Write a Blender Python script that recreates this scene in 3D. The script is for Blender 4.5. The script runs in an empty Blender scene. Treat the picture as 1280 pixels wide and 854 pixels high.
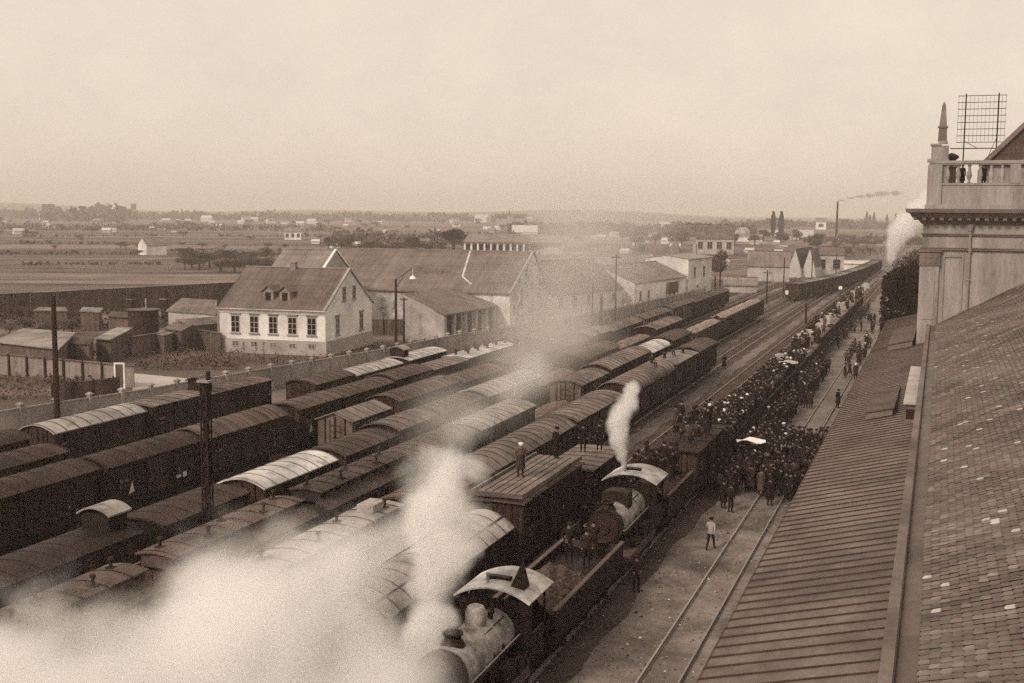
import bpy, bmesh, math, random
from mathutils import Vector, Matrix
random.seed(7)
R = math.radians
S = bpy.context.scene
COL = S.collection

# ---------------------------------------------------------------- camera
FPX, CH, ROLL, YAW, PITCH = 1450.0, 17.0, R(0.5), R(20.160434548953578), R(6.323372055164055)
_f = Vector((-math.sin(YAW)*math.cos(PITCH), math.cos(YAW)*math.cos(PITCH), -math.sin(PITCH)))
_r0 = Vector((math.cos(YAW), math.sin(YAW), 0)); _u0 = _r0.cross(_f)
_R = math.cos(ROLL)*_r0 + math.sin(ROLL)*_u0
_U = -math.sin(ROLL)*_r0 + math.cos(ROLL)*_u0
CAM = Vector((0, 0, CH))
cd = bpy.data.cameras.new('camera'); cam = bpy.data.objects.new('camera', cd); COL.objects.link(cam)
cd.sensor_width = 36.0; cd.lens = FPX/1280*36.0; cd.clip_start = 0.5; cd.clip_end = 20000
m = Matrix((_R, _U, -_f)).transposed().to_4x4(); m.translation = CAM
cam.matrix_world = m
S.camera = cam

def ray(u, v): return (u-640)/FPX*_R - (v-427)/FPX*_U + _f
def at(u, v, z=0.0):
    d = ray(u, v); return CAM + d*((z-CH)/d.z)
def atx(u, v, x):
    d = ray(u, v); return CAM + d*(x/d.x)
def aty(u, v, y):
    d = ray(u, v); return CAM + d*(y/d.y)

# ---------------------------------------------------------------- light, world, exposure
SUN_EL, SUN_AZ = R(38), R(202)          # azimuth of the sun, clockwise from +Y
W = bpy.data.worlds.new('World'); S.world = W; W.use_nodes = True
nt = W.node_tree; nt.nodes.clear()
out = nt.nodes.new('ShaderNodeOutputWorld'); bg = nt.nodes.new('ShaderNodeBackground')
sky = nt.nodes.new('ShaderNodeTexSky'); sky.sky_type = 'NISHITA'; sky.sun_disc = False
sky.sun_elevation = SUN_EL; sky.sun_rotation = SUN_AZ; sky.air_density = 1.0; sky.dust_density = 4.0
bw = nt.nodes.new('ShaderNodeRGBToBW')
nt.links.new(sky.outputs[0], bw.inputs[0])
# an overcast sky: the blue sky's brightness evened out by a cloud layer
pw = nt.nodes.new('ShaderNodeMath'); pw.operation = 'POWER'; pw.inputs[1].default_value = 0.12
nt.links.new(bw.outputs[0], pw.inputs[0])
tc = nt.nodes.new('ShaderNodeTexCoord'); mp = nt.nodes.new('ShaderNodeMapping'); mp.inputs['Scale'].default_value = (1, 1, 1.6)
nt.links.new(tc.outputs['Generated'], mp.inputs[0])
nz = nt.nodes.new('ShaderNodeTexNoise'); nz.inputs['Scale'].default_value = 7; nz.inputs['Detail'].default_value = 10
nz.inputs['Roughness'].default_value = .72
nt.links.new(mp.outputs[0], nz.inputs['Vector'])
mr = nt.nodes.new('ShaderNodeMapRange'); mr.inputs[1].default_value = .3; mr.inputs[2].default_value = .7
mr.inputs[3].default_value = .93; mr.inputs[4].default_value = 1.06
nt.links.new(nz.outputs[0], mr.inputs[0])
mu = nt.nodes.new('ShaderNodeMath'); mu.operation = 'MULTIPLY'
nt.links.new(pw.outputs[0], mu.inputs[0]); nt.links.new(mr.outputs[0], mu.inputs[1])
mc = nt.nodes.new('ShaderNodeVectorMath'); mc.operation = 'SCALE'; mc.inputs[0].default_value = (1.0*6.4, .87*6.4, .72*6.4)
nt.links.new(mu.outputs[0], mc.inputs['Scale'])
nt.links.new(mc.outputs[0], bg.inputs[0]); bg.inputs[1].default_value = 0.1
nt.links.new(bg.outputs[0], out.inputs[0])
sd = bpy.data.lights.new('sun', 'SUN'); sun = bpy.data.objects.new('sun', sd); COL.objects.link(sun)
sd.energy = 1.9; sd.angle = R(11); sd.color = (1, .87, .73)
sdir = Vector((math.sin(SUN_AZ)*math.cos(SUN_EL), math.cos(SUN_AZ)*math.cos(SUN_EL), math.sin(SUN_EL)))
sun.rotation_euler = sdir.to_track_quat('Z', 'Y').to_euler()
S.view_settings.view_transform = 'Standard'; S.view_settings.look = 'None'
S.view_settings.exposure = 0.22; S.view_settings.gamma = 1.0
S.cycles.volume_bounces = 9; S.cycles.max_bounces = 11; S.cycles.diffuse_bounces = 3; S.cycles.glossy_bounces = 2
S.cycles.transparent_max_bounces = 8; S.cycles.volume_max_steps = 96
S.cycles.use_denoising = False; S.cycles.use_adaptive_sampling = True; S.cycles.adaptive_threshold = 0.035; S.cycles.adaptive_min_samples = 32

# ---------------------------------------------------------------- materials
def sep(L):
    """albedo of brightness L in the brown print tone"""
    t = (math.log(max(L, .012)) - math.log(.012))/(math.log(.6) - math.log(.012)); t = min(1, max(0, t))
    g = .36 + (.955-.36)*min(1, t*1.02); b = .21 + (.93-.21)*min(1, t*1.02)**1.05
    return (L, L*g, L*b, 1)

MATS = {}
def mat(name, L, var=.25, scale=.8, rough=.85, bump=0.0, bscale=12, boards=None, gap=.55, stain=0.0, objvar=.15, axis2=None, patches=None, metal=0.0, stretch=(1, 1, 1)):
    if name in MATS: return MATS[name]
    M = bpy.data.materials.new(name); M.use_nodes = True; MATS[name] = M
    n = M.node_tree; N = n.nodes; LK = n.links
    bs = N['Principled BSDF']; bs.inputs['Roughness'].default_value = rough; bs.inputs['Metallic'].default_value = metal
    bs.inputs['Specular IOR Level'].default_value = .25
    tc = N.new('ShaderNodeTexCoord'); oi = N.new('ShaderNodeObjectInfo')
    ad = N.new('ShaderNodeVectorMath'); ad.operation = 'ADD'
    ml = N.new('ShaderNodeMath'); ml.operation = 'MULTIPLY'; ml.inputs[1].default_value = 137.0
    LK.new(oi.outputs['Random'], ml.inputs[0]); LK.new(tc.outputs['Object'], ad.inputs[0]); LK.new(ml.outputs[0], ad.inputs[1])
    mp = N.new('ShaderNodeMapping'); mp.inputs['Scale'].default_value = stretch
    LK.new(ad.outputs[0], mp.inputs[0])
    def noise(sc, det, rg=.6):
        z = N.new('ShaderNodeTexNoise'); z.inputs['Scale'].default_value = sc; z.inputs['Detail'].default_value = det
        z.inputs['Roughness'].default_value = rg; LK.new(mp.outputs[0], z.inputs['Vector']); return z.outputs[0]
    def rng(x, a, b, c, d):
        q = N.new('ShaderNodeMapRange'); q.inputs[1].default_value = a; q.inputs[2].default_value = b
        q.inputs[3].default_value = c; q.inputs[4].default_value = d; LK.new(x, q.inputs[0]); return q.outputs[0]
    def mth(op, a, b=None):
        q = N.new('ShaderNodeMath'); q.operation = op
        for i, x in enumerate((a, b)):
            if x is None: continue
            if isinstance(x, (int, float)): q.inputs[i].default_value = x
            else: LK.new(x, q.inputs[i])
        return q.outputs[0]
    k = rng(noise(scale, 8), .28, .72, 1-var, 1+var)
    k = mth('MULTIPLY', k, rng(noise(scale*9, 6, .7), .3, .7, 1-var*.6, 1+var*.6))
    k = mth('MULTIPLY', k, rng(oi.outputs['Random'], 0, 1, 1-objvar, 1+objvar))
    if stain:
        k = mth('MULTIPLY', k, rng(noise(scale*.45, 5, .7), .42, .62, 1.0, 1-stain))
    h = None
    for bd in (boards, axis2):
        if not bd: continue
        ax, w, amp = bd
        sp = N.new('ShaderNodeSeparateXYZ'); LK.new(tc.outputs['Object'], sp.inputs[0])
        c = mth('DIVIDE', sp.outputs['XYZ'.index(ax)], w)
        wn = N.new('ShaderNodeTexWhiteNoise'); wn.noise_dimensions = '1D'
        LK.new(mth('ADD', mth('FLOOR', c), ml.outputs[0]), wn.inputs['W'])
        k = mth('MULTIPLY', k, rng(wn.outputs['Value'], 0, 1, 1-amp, 1+amp))
        fr = mth('FRACT', c)
        g = rng(fr, 0, .1, 1-gap, 1)
        k = mth('MULTIPLY', k, g)
        h = g if h is None else mth('MULTIPLY', h, g)
    if patches:
        pL, th = patches
        k = mth('MULTIPLY', k, rng(noise(scale*2.2, 3, .5), th, th+.05, 1, pL))
    cr = sep(L)
    sc = N.new('ShaderNodeVectorMath'); sc.operation = 'SCALE'; sc.inputs[0].default_value = cr[:3]
    LK.new(k, sc.inputs['Scale']); LK.new(sc.outputs[0], bs.inputs['Base Color'])
    if bump or h is not None:
        bp = N.new('ShaderNodeBump'); bp.inputs['Strength'].default_value = max(bump, .35); bp.inputs['Distance'].default_value = .03
        hh = noise(bscale, 4)
        if h is not None: hh = mth('ADD', mth('MULTIPLY', hh, .4), h)
        LK.new(hh, bp.inputs['Height']); LK.new(bp.outputs[0], bs.inputs['Normal'])
    return M

def glass(name, L=.02):
    if name in MATS: return MATS[name]
    M = mat(name, L, var=.3, rough=.15, objvar=.4); M.node_tree.nodes['Principled BSDF'].inputs['Specular IOR Level'].default_value = .5
    return M

# ---------------------------------------------------------------- mesh helpers
class MB:
    def __init__(s): s.v = []; s.f = []; s.m = []
    def face(s, pts, m=0):
        i = len(s.v); s.v += [tuple(p) for p in pts]; s.f.append(tuple(range(i, i+len(pts)))); s.m.append(m); return s
    def mesh(s, verts, faces, m=0):
        i = len(s.v); s.v += [tuple(p) for p in verts]
        for f in faces: s.f.append(tuple(i+k for k in f)); s.m.append(m)
        return s
    def box(s, x0, y0, z0, x1, y1, z1, m=0):
        v = [(x0, y0, z0), (x1, y0, z0), (x1, y1, z0), (x0, y1, z0), (x0, y0, z1), (x1, y0, z1), (x1, y1, z1), (x0, y1, z1)]
        return s.mesh(v, [(3, 2, 1, 0), (4, 5, 6, 7), (0, 1, 5, 4), (1, 2, 6, 5), (2, 3, 7, 6), (3, 0, 4, 7)], m)
    def obox(s, p, q, w, h, m=0, up=(0, 0, 1)):
        """bar from p to q, w wide, h high"""
        p = Vector(p); q = Vector(q); d = (q-p).normalized(); u = Vector(up)
        if abs(d.dot(u)) > .98: u = Vector((0, 1, 0))
        a = d.cross(u).normalized()*w/2; b = a.cross(d).normalized()*h/2
        v = [p-a-b, p+a-b, p+a+b, p-a+b, q-a-b, q+a-b, q+a+b, q-a+b]
        return s.mesh(v, [(0, 1, 2, 3), (7, 6, 5, 4), (0, 4, 5, 1), (1, 5, 6, 2), (2, 6, 7, 3), (3, 7, 4, 0)], m)
    def ext(s, prof, y0, y1, m=0, caps=True):
        """closed profile of (x, z), counter-clockwise seen from -y, along y"""
        n = len(prof); v = [(x, y0, z) for x, z in prof]+[(x, y1, z) for x, z in prof]
        f = [(i, (i+1) % n, n+(i+1) % n, n+i) for i in range(n)]
        if caps: f += [tuple(range(n))[::-1], tuple(range(n, 2*n))]
        return s.mesh(v, f, m)
    def cyl(s, p, q, r0, r1=None, n=12, m=0, caps=True):
        p = Vector(p); q = Vector(q); r1 = r0 if r1 is None else r1; d = (q-p).normalized()
        u = Vector((0, 0, 1)) if abs(d.z) < .9 else Vector((0, 1, 0))
        a = d.cross(u).normalized(); b = d.cross(a)
        v = []
        for c, r in ((p, r0), (q, r1)):
            for i in range(n):
                t = 2*math.pi*i/n; v.append(c+a*math.cos(t)*r+b*math.sin(t)*r)
        f = [(i, n+i, n+(i+1) % n, (i+1) % n) for i in range(n)]
        if caps: f += [tuple(range(n)), tuple(range(n, 2*n))[::-1]]
        return s.mesh(v, f, m)
    def lathe(s, prof, c=(0, 0, 0), n=12, m=0):
        """prof: (r, z) from the bottom up, round z"""
        v = []; f = []
        for r, z in prof:
            for i in range(n):
                t = 2*math.pi*i/n; v.append((c[0]+r*math.cos(t), c[1]+r*math.sin(t), c[2]+z))
        for j in range(len(prof)-1):
            for i in range(n):
                f.append((j*n+i, j*n+(i+1) % n, (j+1)*n+(i+1) % n, (j+1)*n+i))
        f += [tuple(range(n))[::-1], tuple(range((len(prof)-1)*n, len(prof)*n))]
        return s.mesh(v, f, m)
    def data(s, name, mats, smooth=False):
        me = bpy.data.meshes.new(name); me.from_pydata(s.v, [], s.f)
        for x in (mats if isinstance(mats, (list, tuple)) else [mats]): me.materials.append(x)
        me.polygons.foreach_set('material_index', s.m)
        if smooth:
            bm = bmesh.new(); bm.from_mesh(me); bmesh.ops.remove_doubles(bm, verts=bm.verts, dist=1e-4)
            for f in bm.faces: f.smooth = True
            for e in bm.edges:
                if len(e.link_faces) == 2 and e.calc_face_angle(0) > R(40): e.smooth = False
            bm.to_mesh(me); bm.free()
        me.update(); return me
    def build(s, name, mats, parent=None, smooth=False, loc=None, rz=0):
        return obj(name, s.data(name, mats, smooth), parent, loc, rz)

def obj(name, me, parent=None, loc=None, rz=0):
    o = bpy.data.objects.new(name, me); COL.objects.link(o)
    if parent: o.parent = parent
    if loc is not None: o.location = loc
    if rz: o.rotation_euler = (0, 0, rz)
    return o
def tag(o, label, cat, group=None, kind=None):
    o['label'] = label; o['category'] = cat
    if group: o['group'] = group
    if kind: o['kind'] = kind
    return o
def thing(name, label, cat, loc=(0, 0, 0), rz=0, group=None):
    o = bpy.data.objects.new(name, None); COL.objects.link(o); o.empty_display_size = .3
    o.location = loc; o.rotation_euler = (0, 0, rz); return tag(o, label, cat, group)
def struct(o): o['kind'] = 'structure'; return o
CACHE = {}
def cached(key, fn):
    if key not in CACHE: CACHE[key] = fn()
    return CACHE[key]
def dup(root, loc=None, rz=None, label=None, group=None):
    r = root.copy(); COL.objects.link(r)
    if loc is not None: r.location = loc
    if rz is not None: r.rotation_euler = (0, 0, rz)
    if label: r['label'] = label
    if group: r['group'] = group
    for ch in root.children:
        c = ch.copy(); COL.objects.link(c); c.parent = r
        for g in ch.children:
            d = g.copy(); COL.objects.link(d); d.parent = c
    return r

# palette
IRON = mat('dark_iron', .03, rough=.6); BLACK = mat('black_iron', .022, rough=.5)
RAIL = mat('rail_steel', .3, rough=.45, var=.15); SLEEPER = mat('sleeper_wood', .075, var=.35, scale=2)
GRAVEL = mat('yard_gravel', .22, var=.3, scale=.12, bump=.5, bscale=6, stain=.45)
PLATF = mat('platform_gravel', .235, var=.42, scale=.5, bump=.6, bscale=14, stain=.5)
BALLAST = mat('sooty_ballast', .085, var=.45, scale=.5, bump=.6, bscale=9, stain=.4)
CONC = mat('concrete', .33, var=.2, scale=.5, bump=.2, stain=.25)
PLASTER = mat('pale_plaster', .82, var=.13, scale=.5, stain=.28, bump=.15)
PLASTER2 = mat('worn_plaster', .44, var=.22, scale=.5, stain=.35, bump=.2)
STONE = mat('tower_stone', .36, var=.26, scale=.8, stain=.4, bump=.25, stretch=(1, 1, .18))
STONE_D = mat('shaded_tower_stone', .2, var=.25, scale=.6, stain=.3, bump=.25)  # darker copy of the tower stone, moulding shade painted into its colour
TILE = mat('roof_tile', .19, var=.22, scale=.35, boards=('X', .24, .14), axis2=('Y', .3, .1), gap=.4, stain=.25)
TILE_L = mat('old_roof_tile', .23, var=.22, scale=.35, boards=('X', .3, .12), axis2=('Y', .35, .1), gap=.35, stain=.25)
WOOD = mat('weathered_board', .12, var=.3, scale=.7, boards=('X', .2, .25), gap=.6)
WOODX = mat('weathered_board_side', .12, var=.3, scale=.7, boards=('Y', .2, .25), gap=.6)
GLASS = glass('window_glass')
# ================================================================ setting: ground, fields, hills, yard, tracks
def field_mat():
    M = bpy.data.materials.new('field_soil'); M.use_nodes = True; n = M.node_tree; N = n.nodes; LK = n.links
    bs = N['Principled BSDF']; bs.inputs['Roughness'].default_value = .95; bs.inputs['Specular IOR Level'].default_value = .1
    tc = N.new('ShaderNodeTexCoord'); mp = N.new('ShaderNodeMapping'); mp.inputs['Rotation'].default_value = (0, 0, R(-26))
    LK.new(tc.outputs['Object'], mp.inputs[0])
    m2 = N.new('ShaderNodeMapping'); m2.inputs['Scale'].default_value = (1/420, 1/55, 1); LK.new(mp.outputs[0], m2.inputs[0])
    vo = N.new('ShaderNodeTexVoronoi'); vo.distance = 'CHEBYCHEV'; vo.inputs['Scale'].default_value = 1; LK.new(m2.outputs[0], vo.inputs['Vector'])
    bwn = N.new('ShaderNodeRGBToBW'); LK.new(vo.outputs['Color'], bwn.inputs[0])
    m3 = N.new('ShaderNodeMapping'); m3.inputs['Scale'].default_value = (1/120, 1/9, 1); LK.new(mp.outputs[0], m3.inputs[0])
    no = N.new('ShaderNodeTexNoise'); no.inputs['Scale'].default_value = 1; no.inputs['Detail'].default_value = 8; LK.new(m3.outputs[0], no.inputs['Vector'])
    n2 = N.new('ShaderNodeTexNoise'); n2.inputs['Scale'].default_value = .06; n2.inputs['Detail'].default_value = 8; LK.new(tc.outputs['Object'], n2.inputs['Vector'])
    def rng(x, a, b, c, d):
        q = N.new('ShaderNodeMapRange'); q.inputs[1].default_value = a; q.inputs[2].default_value = b
        q.inputs[3].default_value = c; q.inputs[4].default_value = d; LK.new(x, q.inputs[0]); return q.outputs[0]
    def mul(a, b):
        q = N.new('ShaderNodeMath'); q.operation = 'MULTIPLY'; LK.new(a, q.inputs[0]); LK.new(b, q.inputs[1]); return q.outputs[0]
    k = mul(mul(rng(bwn.outputs[0], .2, .8, .68, 1.25), rng(no.outputs[0], .3, .7, .45, 1.55)), rng(n2.outputs[0], .3, .7, .7, 1.3))
    sc = N.new('ShaderNodeVectorMath'); sc.operation = 'SCALE'; sc.inputs[0].default_value = sep(.165)[:3]
    LK.new(k, sc.inputs['Scale']); LK.new(sc.outputs[0], bs.inputs['Base Color'])
    return M
FIELD = field_mat()
mb = MB(); mb.face([(-9000, -300, -.05), (9000, -300, -.05), (9000, 12000, -.05), (-9000, 12000, -.05)])
struct(mb.build('ground', FIELD))
# low rising country on the horizon
HILLM = mat('far_country', .14, var=.35, scale=.004, objvar=0)
mb = MB(); nx = 120; rows = [(0, 0), (350, .5), (800, 1.0), (1500, 1.15), (2600, 1.1)]
def hz(t):
    base = 3+9*max(0, (.62-t))/.62 + 3*math.sin(t*17)+2*math.sin(t*41+1)
    return max(1.5, base)
V = []; 
for j, (dy, k) in enumerate(rows):
    for i in range(nx+1):
        t = i/nx; a = R(-58+88*t); d = 2500+dy+250*math.sin(t*9)
        V.append((math.sin(a)*d, math.cos(a)*d, -.4+k*hz(t)*1.5*(1+dy/2500)))
F_ = [(j*(nx+1)+i, j*(nx+1)+i+1, (j+1)*(nx+1)+i+1, (j+1)*(nx+1)+i) for j in range(len(rows)-1) for i in range(nx)]
mb.mesh(V, F_); struct(mb.build('hills', HILLM, smooth=True))
for (u0, v0, u1, v1, wd) in ((-20, 277.2, 170, 279.4, 14), (420, 272.5, 560, 274, 12), (1040, 303, 1110, 307, 5), (880, 301, 960, 303.5, 6)):
    p, q = at(u0, v0), at(u1, v1); dx, dy = (q-p).x, (q-p).y; l = math.hypot(dx, dy); nx_, ny_ = -dy/l*wd/2, dx/l*wd/2
    mb = MB(); mb.face([(p.x-nx_, p.y-ny_, .0), (q.x-nx_, q.y-ny_, .0), (q.x+nx_, q.y+ny_, .0), (p.x+nx_, p.y+ny_, .0)]); struct(mb.build('road', mat('pale_road', .55, var=.12, scale=.02)))
# railway yard
def curve_x(x, y):
    """tracks run straight along the station and swing slightly together far off"""
    return x if y < 210 else x + (y-210)**2*(-x-12)*.0000032
ys = list(range(-40, 220, 20))+list(range(220, 700, 40))
mb = MB()
for a, b in zip(ys, ys[1:]):
    def ed(y): return (-66 if y < 120 else -66+(y-120)*.14 if y < 320 else -38+ (y-320)*.05)
    mb.face([(ed(a), a, 0), (-6.9, a, 0), (-6.9, b, 0), (ed(b), b, 0)])
struct(mb.build('yard_ground', GRAVEL))
# platform-side strip of fine trodden gravel
mb = MB(); mb.face([(-12.6, -40, .006), (-7.0, -40, .006), (-7.0, 330, .006), (-12.6, 330, .006)]); struct(mb.build('path', PLATF))
mb = MB(); mb.box(-6.95, -40, -.04, -.5, 150, .3); mb.box(-7.2, -40, -.04, -6.95, 150, .34); struct(mb.build('platform', CONC))
ROW = dict(A=-52.4, AB=-47.4, B=-42.4, BC=-37.4, C=-32.6, D=-28.0, E=-23.4, F=-18.7, G=-14.0, H=-8.88)
def track(x, y0, y1, sleepers=True):
    t = bpy.data.objects.new('railway_track', None); COL.objects.link(t); t.location = (x, 0, 0); struct(t)
    yy = [y0]+[y for y in range(int(y0)+5, int(y1), 12 if y1 > 200 else 40)]+[y1]
    for sx in (-.7175, .7175):
        b = MB()
        for a, c in zip(yy, yy[1:]):
            xa, xc = curve_x(x, a)-x+sx, curve_x(x, c)-x+sx
            for w, z0, z1 in ((.07, .0, .03), (.02, .03, .13), (.0375, .13, .165)):
                w_ = w
                v = [(xa-w_, a, z0), (xa+w_, a, z0), (xc+w_, c, z0), (xc-w_, c, z0), (xa-w_, a, z1), (xa+w_, a, z1), (xc+w_, c, z1), (xc-w_, c, z1)]
                b.mesh(v, [(4, 5, 6, 7), (0, 1, 5, 4), (1, 2, 6, 5), (2, 3, 7, 6), (3, 0, 4, 7)])
        b.build('rail', RAIL, t)
    if sleepers:
        q = random.Random(int(-x*10)); b = MB(); y = y0; pl = pr_ = None
        while y < min(y1, 330):
            xo = curve_x(x, y)-x; l, r = xo-1.7-q.random()*.08-.12*math.sin(y*.7+x), xo+1.7+q.random()*.08+.12*math.sin(y*.9+x*2)+(.25+.15*math.sin(y*.31) if x > -15 else 0)
            if pl is not None: b.face([(pl, py, .011), (pr_, py, .011), (r, y, .011), (l, y, .011)])
            pl, pr_, py = l, r, y; y += .45
        b.build('ballast', BALLAST, t)
        b = MB(); y = y0
        while y < min(y1, 300):
            xo = curve_x(x, y)-x+random.uniform(-.03, .03); b.box(xo-1.25, y-.12, -.02, xo+1.25, y+.12, .025+random.random()*.02); y += .66
        b.build('sleeper_row', SLEEPER, t)
for k in ROW:
    track(ROW[k], -20 if k in 'DEFGH' else 10, 640, k != 'H')
mb = MB()      # a crossing of grey paving by the crowd
for j in range(9):
    y = 86+j*7.2
    mb.box(-12.2, y, .0, -9.75, y+7.1, .05); mb.box(-9.45, y, 0, -8.3, y+7.1, .055); mb.box(-8.0, y, 0, -7.25, y+7.1, .05)
struct(mb.build('paved_crossing', mat('crossing_paving', .24, var=.2, scale=.4, stain=.3)))
# pale yard path on the left
p = [at(168, 467), at(262, 476), at(240, 492), at(165, 492)]
mb = MB(); mb.face([(q.x, q.y, .02) for q in p][::-1]); struct(mb.build('path', mat('pale_path', .42, var=.12, scale=.3)))

# loose stones, cinders and litter on the near ground
b = MB(); r = random.Random(8)
for _ in range(5200):
    y = 24+95*r.random()**1.6; x = r.uniform(-17, -7.3); s = r.uniform(.015, .05)*(1 if r.random() < .95 else 2.2); h = s*r.uniform(.5, 1.0)
    b.mesh([(x-s, y-s*.7, .004), (x+s, y-s, .004), (x+s*.8, y+s, .004), (x-s*.7, y+s*.8, .004), (x, y, .008+h)], [(0, 1, 4), (1, 2, 4), (2, 3, 4), (3, 0, 4)], 0 if r.random() < .6 else 1 if r.random() < .8 else 2)
tag(b.build('gravel', [mat('dark_cinder', .05), mat('grey_stone', .3), mat('pale_litter', .65)]), 'loose stones, cinders and litter scattered on the ground beside the tracks', 'gravel', kind='stuff')
# ================================================================ concrete fence along the yard
fp = [(-66.2, 56), (-64.2, 68.5), (-61.9, 78), (-60.2, 90), (-56.6, 112), (-55.2, 131), (-49.6, 154), (-46.9, 190), (-44.3, 236)]
def along(pts, step):
    res = []; acc = 0
    for (x0, y0), (x1, y1) in zip(pts, pts[1:]):
        L = math.hypot(x1-x0, y1-y0); d = acc
        while d < L:
            res.append((x0+(x1-x0)*d/L, y0+(y1-y0)*d/L)); d += step
        acc = d-L
    return res
t = thing('concrete_fence', 'long pale concrete fence of capped posts and solid panels along the outermost row of wagons', 'fence', (fp[0][0], fp[0][1], 0))
fx, fy = fp[0]
FENCE = mat('fence_concrete', .36, var=.2, scale=.4, stain=.3)
posts = along(fp, 3.05)
def post_me():
    b = MB(); b.box(-.17, -.17, 0, .17, .17, 2.35); b.box(-.24, -.24, 2.35, .24, .24, 2.45)
    b.mesh([(-.22, -.22, 2.45), (.22, -.22, 2.45), (.22, .22, 2.45), (-.22, .22, 2.45), (0, 0, 2.6)], [(0, 1, 4), (1, 2, 4), (2, 3, 4), (3, 0, 4)]); return b.data('post', [FENCE])
pm = post_me()
for x, y in posts: obj('post', pm, t, (x-fx, y-fy, 0))
b = MB()
for (x0, y0), (x1, y1) in zip(posts, posts[1:]):
    b.obox((x0-fx, y0-fy, 1.02), (x1-fx, y1-fy, 1.02), .08, 2.04); b.obox((x0-fx, y0-fy, 2.1), (x1-fx, y1-fy, 2.1), .18, .12)
    b.obox((x0-fx, y0-fy, .3), (x1-fx, y1-fy, .3), .14, .3)
b.build('panel', FENCE, t)

# ================================================================ station: canopy, tiled roof, end tower
CANOPY = mat('canopy_sheet', .17, var=.36, scale=.45, stain=.42, rough=.55, objvar=0)
TRIM = mat('painted_fascia', .2, var=.25, scale=.6, stain=.35)
t = thing('station_canopy', 'long ribbed metal canopy roof sloping down over the station platform', 'canopy', (-5, 0, 0))
X0, Z0, X1, Z1 = -5.0, 5.75, -.62, 6.9
Y0, Y1 = 10.0, 132.0
b = MB(); y = Y0; sl = (Z1-Z0)/(X1-X0)
while y < Y1:
    y2 = min(Y1, y+.74); h = .035
    v = [(0, y, -h+.03), (X1-X0, y, Z1-Z0-h+.03), (X1-X0, y2-.012, Z1-Z0+.03), (0, y2-.012, .03)]
    b.face([(p[0], p[1], p[2]+Z0) for p in v])
    b.face([(0, y, Z0-h-.03), (X1-X0, y, Z1-h-.03), (X1-X0, y, Z1+.03), (0, y, Z0+.03)])
    y = y2
b.face([(0, Y0, Z0-.06), (0, Y1, Z0-.06), (X1-X0, Y1, Z1-.06), (X1-X0, Y0, Z1-.06)])
b.build('roof', CANOPY, t)
b = MB(); y = Y0
while y < Y1:
    b.obox((-.03, y, Z0+.035), (X1-X0, y, Z1+.035), .06, .05); y += .74
b.build('seam', mat('canopy_seam', .06, var=.3, scale=.6), t)
b = MB(); b.box(-.06, Y0, Z0-.34, 0, Y1, Z0+.01); b.build('fascia', mat('canopy_edge_board', .09), t)
pm = cached('canopypost', lambda: MB().cyl((0, 0, .3), (0, 0, 5.9), .11, .08, 8).box(-.16, -.16, .3, .16, .16, .6).data('post', [IRON]))
for k in range(13): obj('post', pm, t, (1.1, 14+k*9.6, 0))
# roof hatches on the canopy
HATCH = mat('hatch_sheet', .13, var=.25, scale=.8, stain=.3)
def hatch(name, lab, ya, yb, xa, xb, up, ml=HATCH):
    z = lambda x: Z0+sl*(x-X0)
    h = thing(name, lab, 'roof hatch', (xa, ya, z(xa)))
    c = MB(); W = xb-xa; dz = z(xb)-z(xa)
    c.mesh([(0, 0, .06), (W, 0, dz+.06), (W, yb-ya, dz+.06), (0, yb-ya, .06), (0, 0, up), (W, 0, dz+up), (W, yb-ya, dz+.12), (0, yb-ya, .12)],
           [(0, 1, 5, 4), (1, 2, 6, 5), (2, 3, 7, 6), (3, 0, 4, 7)], 0)
    c.build('frame', TRIM, h)
    c = MB(); c.mesh([(-.08, -.08, up+.003), (W+.08, -.08, dz+up+.003), (W+.08, yb-ya+.05, dz+.125), (-.08, yb-ya+.05, .125), (-.08, -.08, up+.05), (W+.08, -.08, dz+up+.05), (W+.08, yb-ya+.05, dz+.17), (-.08, yb-ya+.05, .17)],
                     [(4, 5, 6, 7), (0, 1, 5, 4), (1, 2, 6, 5), (2, 3, 7, 6), (3, 0, 4, 7)]); c.build('lid', ml, h)
hatch('roof_hatch', 'wide raised sheet hatch on the canopy next to the tall pale vent box', 63.5, 74, -3.3, -1.95, .42)
hatch('roof_hatch', 'low sheet hatch near the far end of the canopy beside the tower foot', 98, 116, -3.6, -1.75, .5)
v = thing('vent_box', 'tall narrow pale box standing along the inner edge of the canopy roof', 'vent', (-.95, 60, 6.82))
MB().box(-.28, 0, -.1, .22, 14.5, .95).build('housing', TRIM, v)
MB().box(-.4, -.15, .95, .3, 14.7, 1.06).build('lid', mat('pale_vent_cover', .42, var=.2, stain=.2), v)
MB().box(-.26, -.012, .2, .2, -.002, .7).build('louvre', IRON, v)
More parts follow.
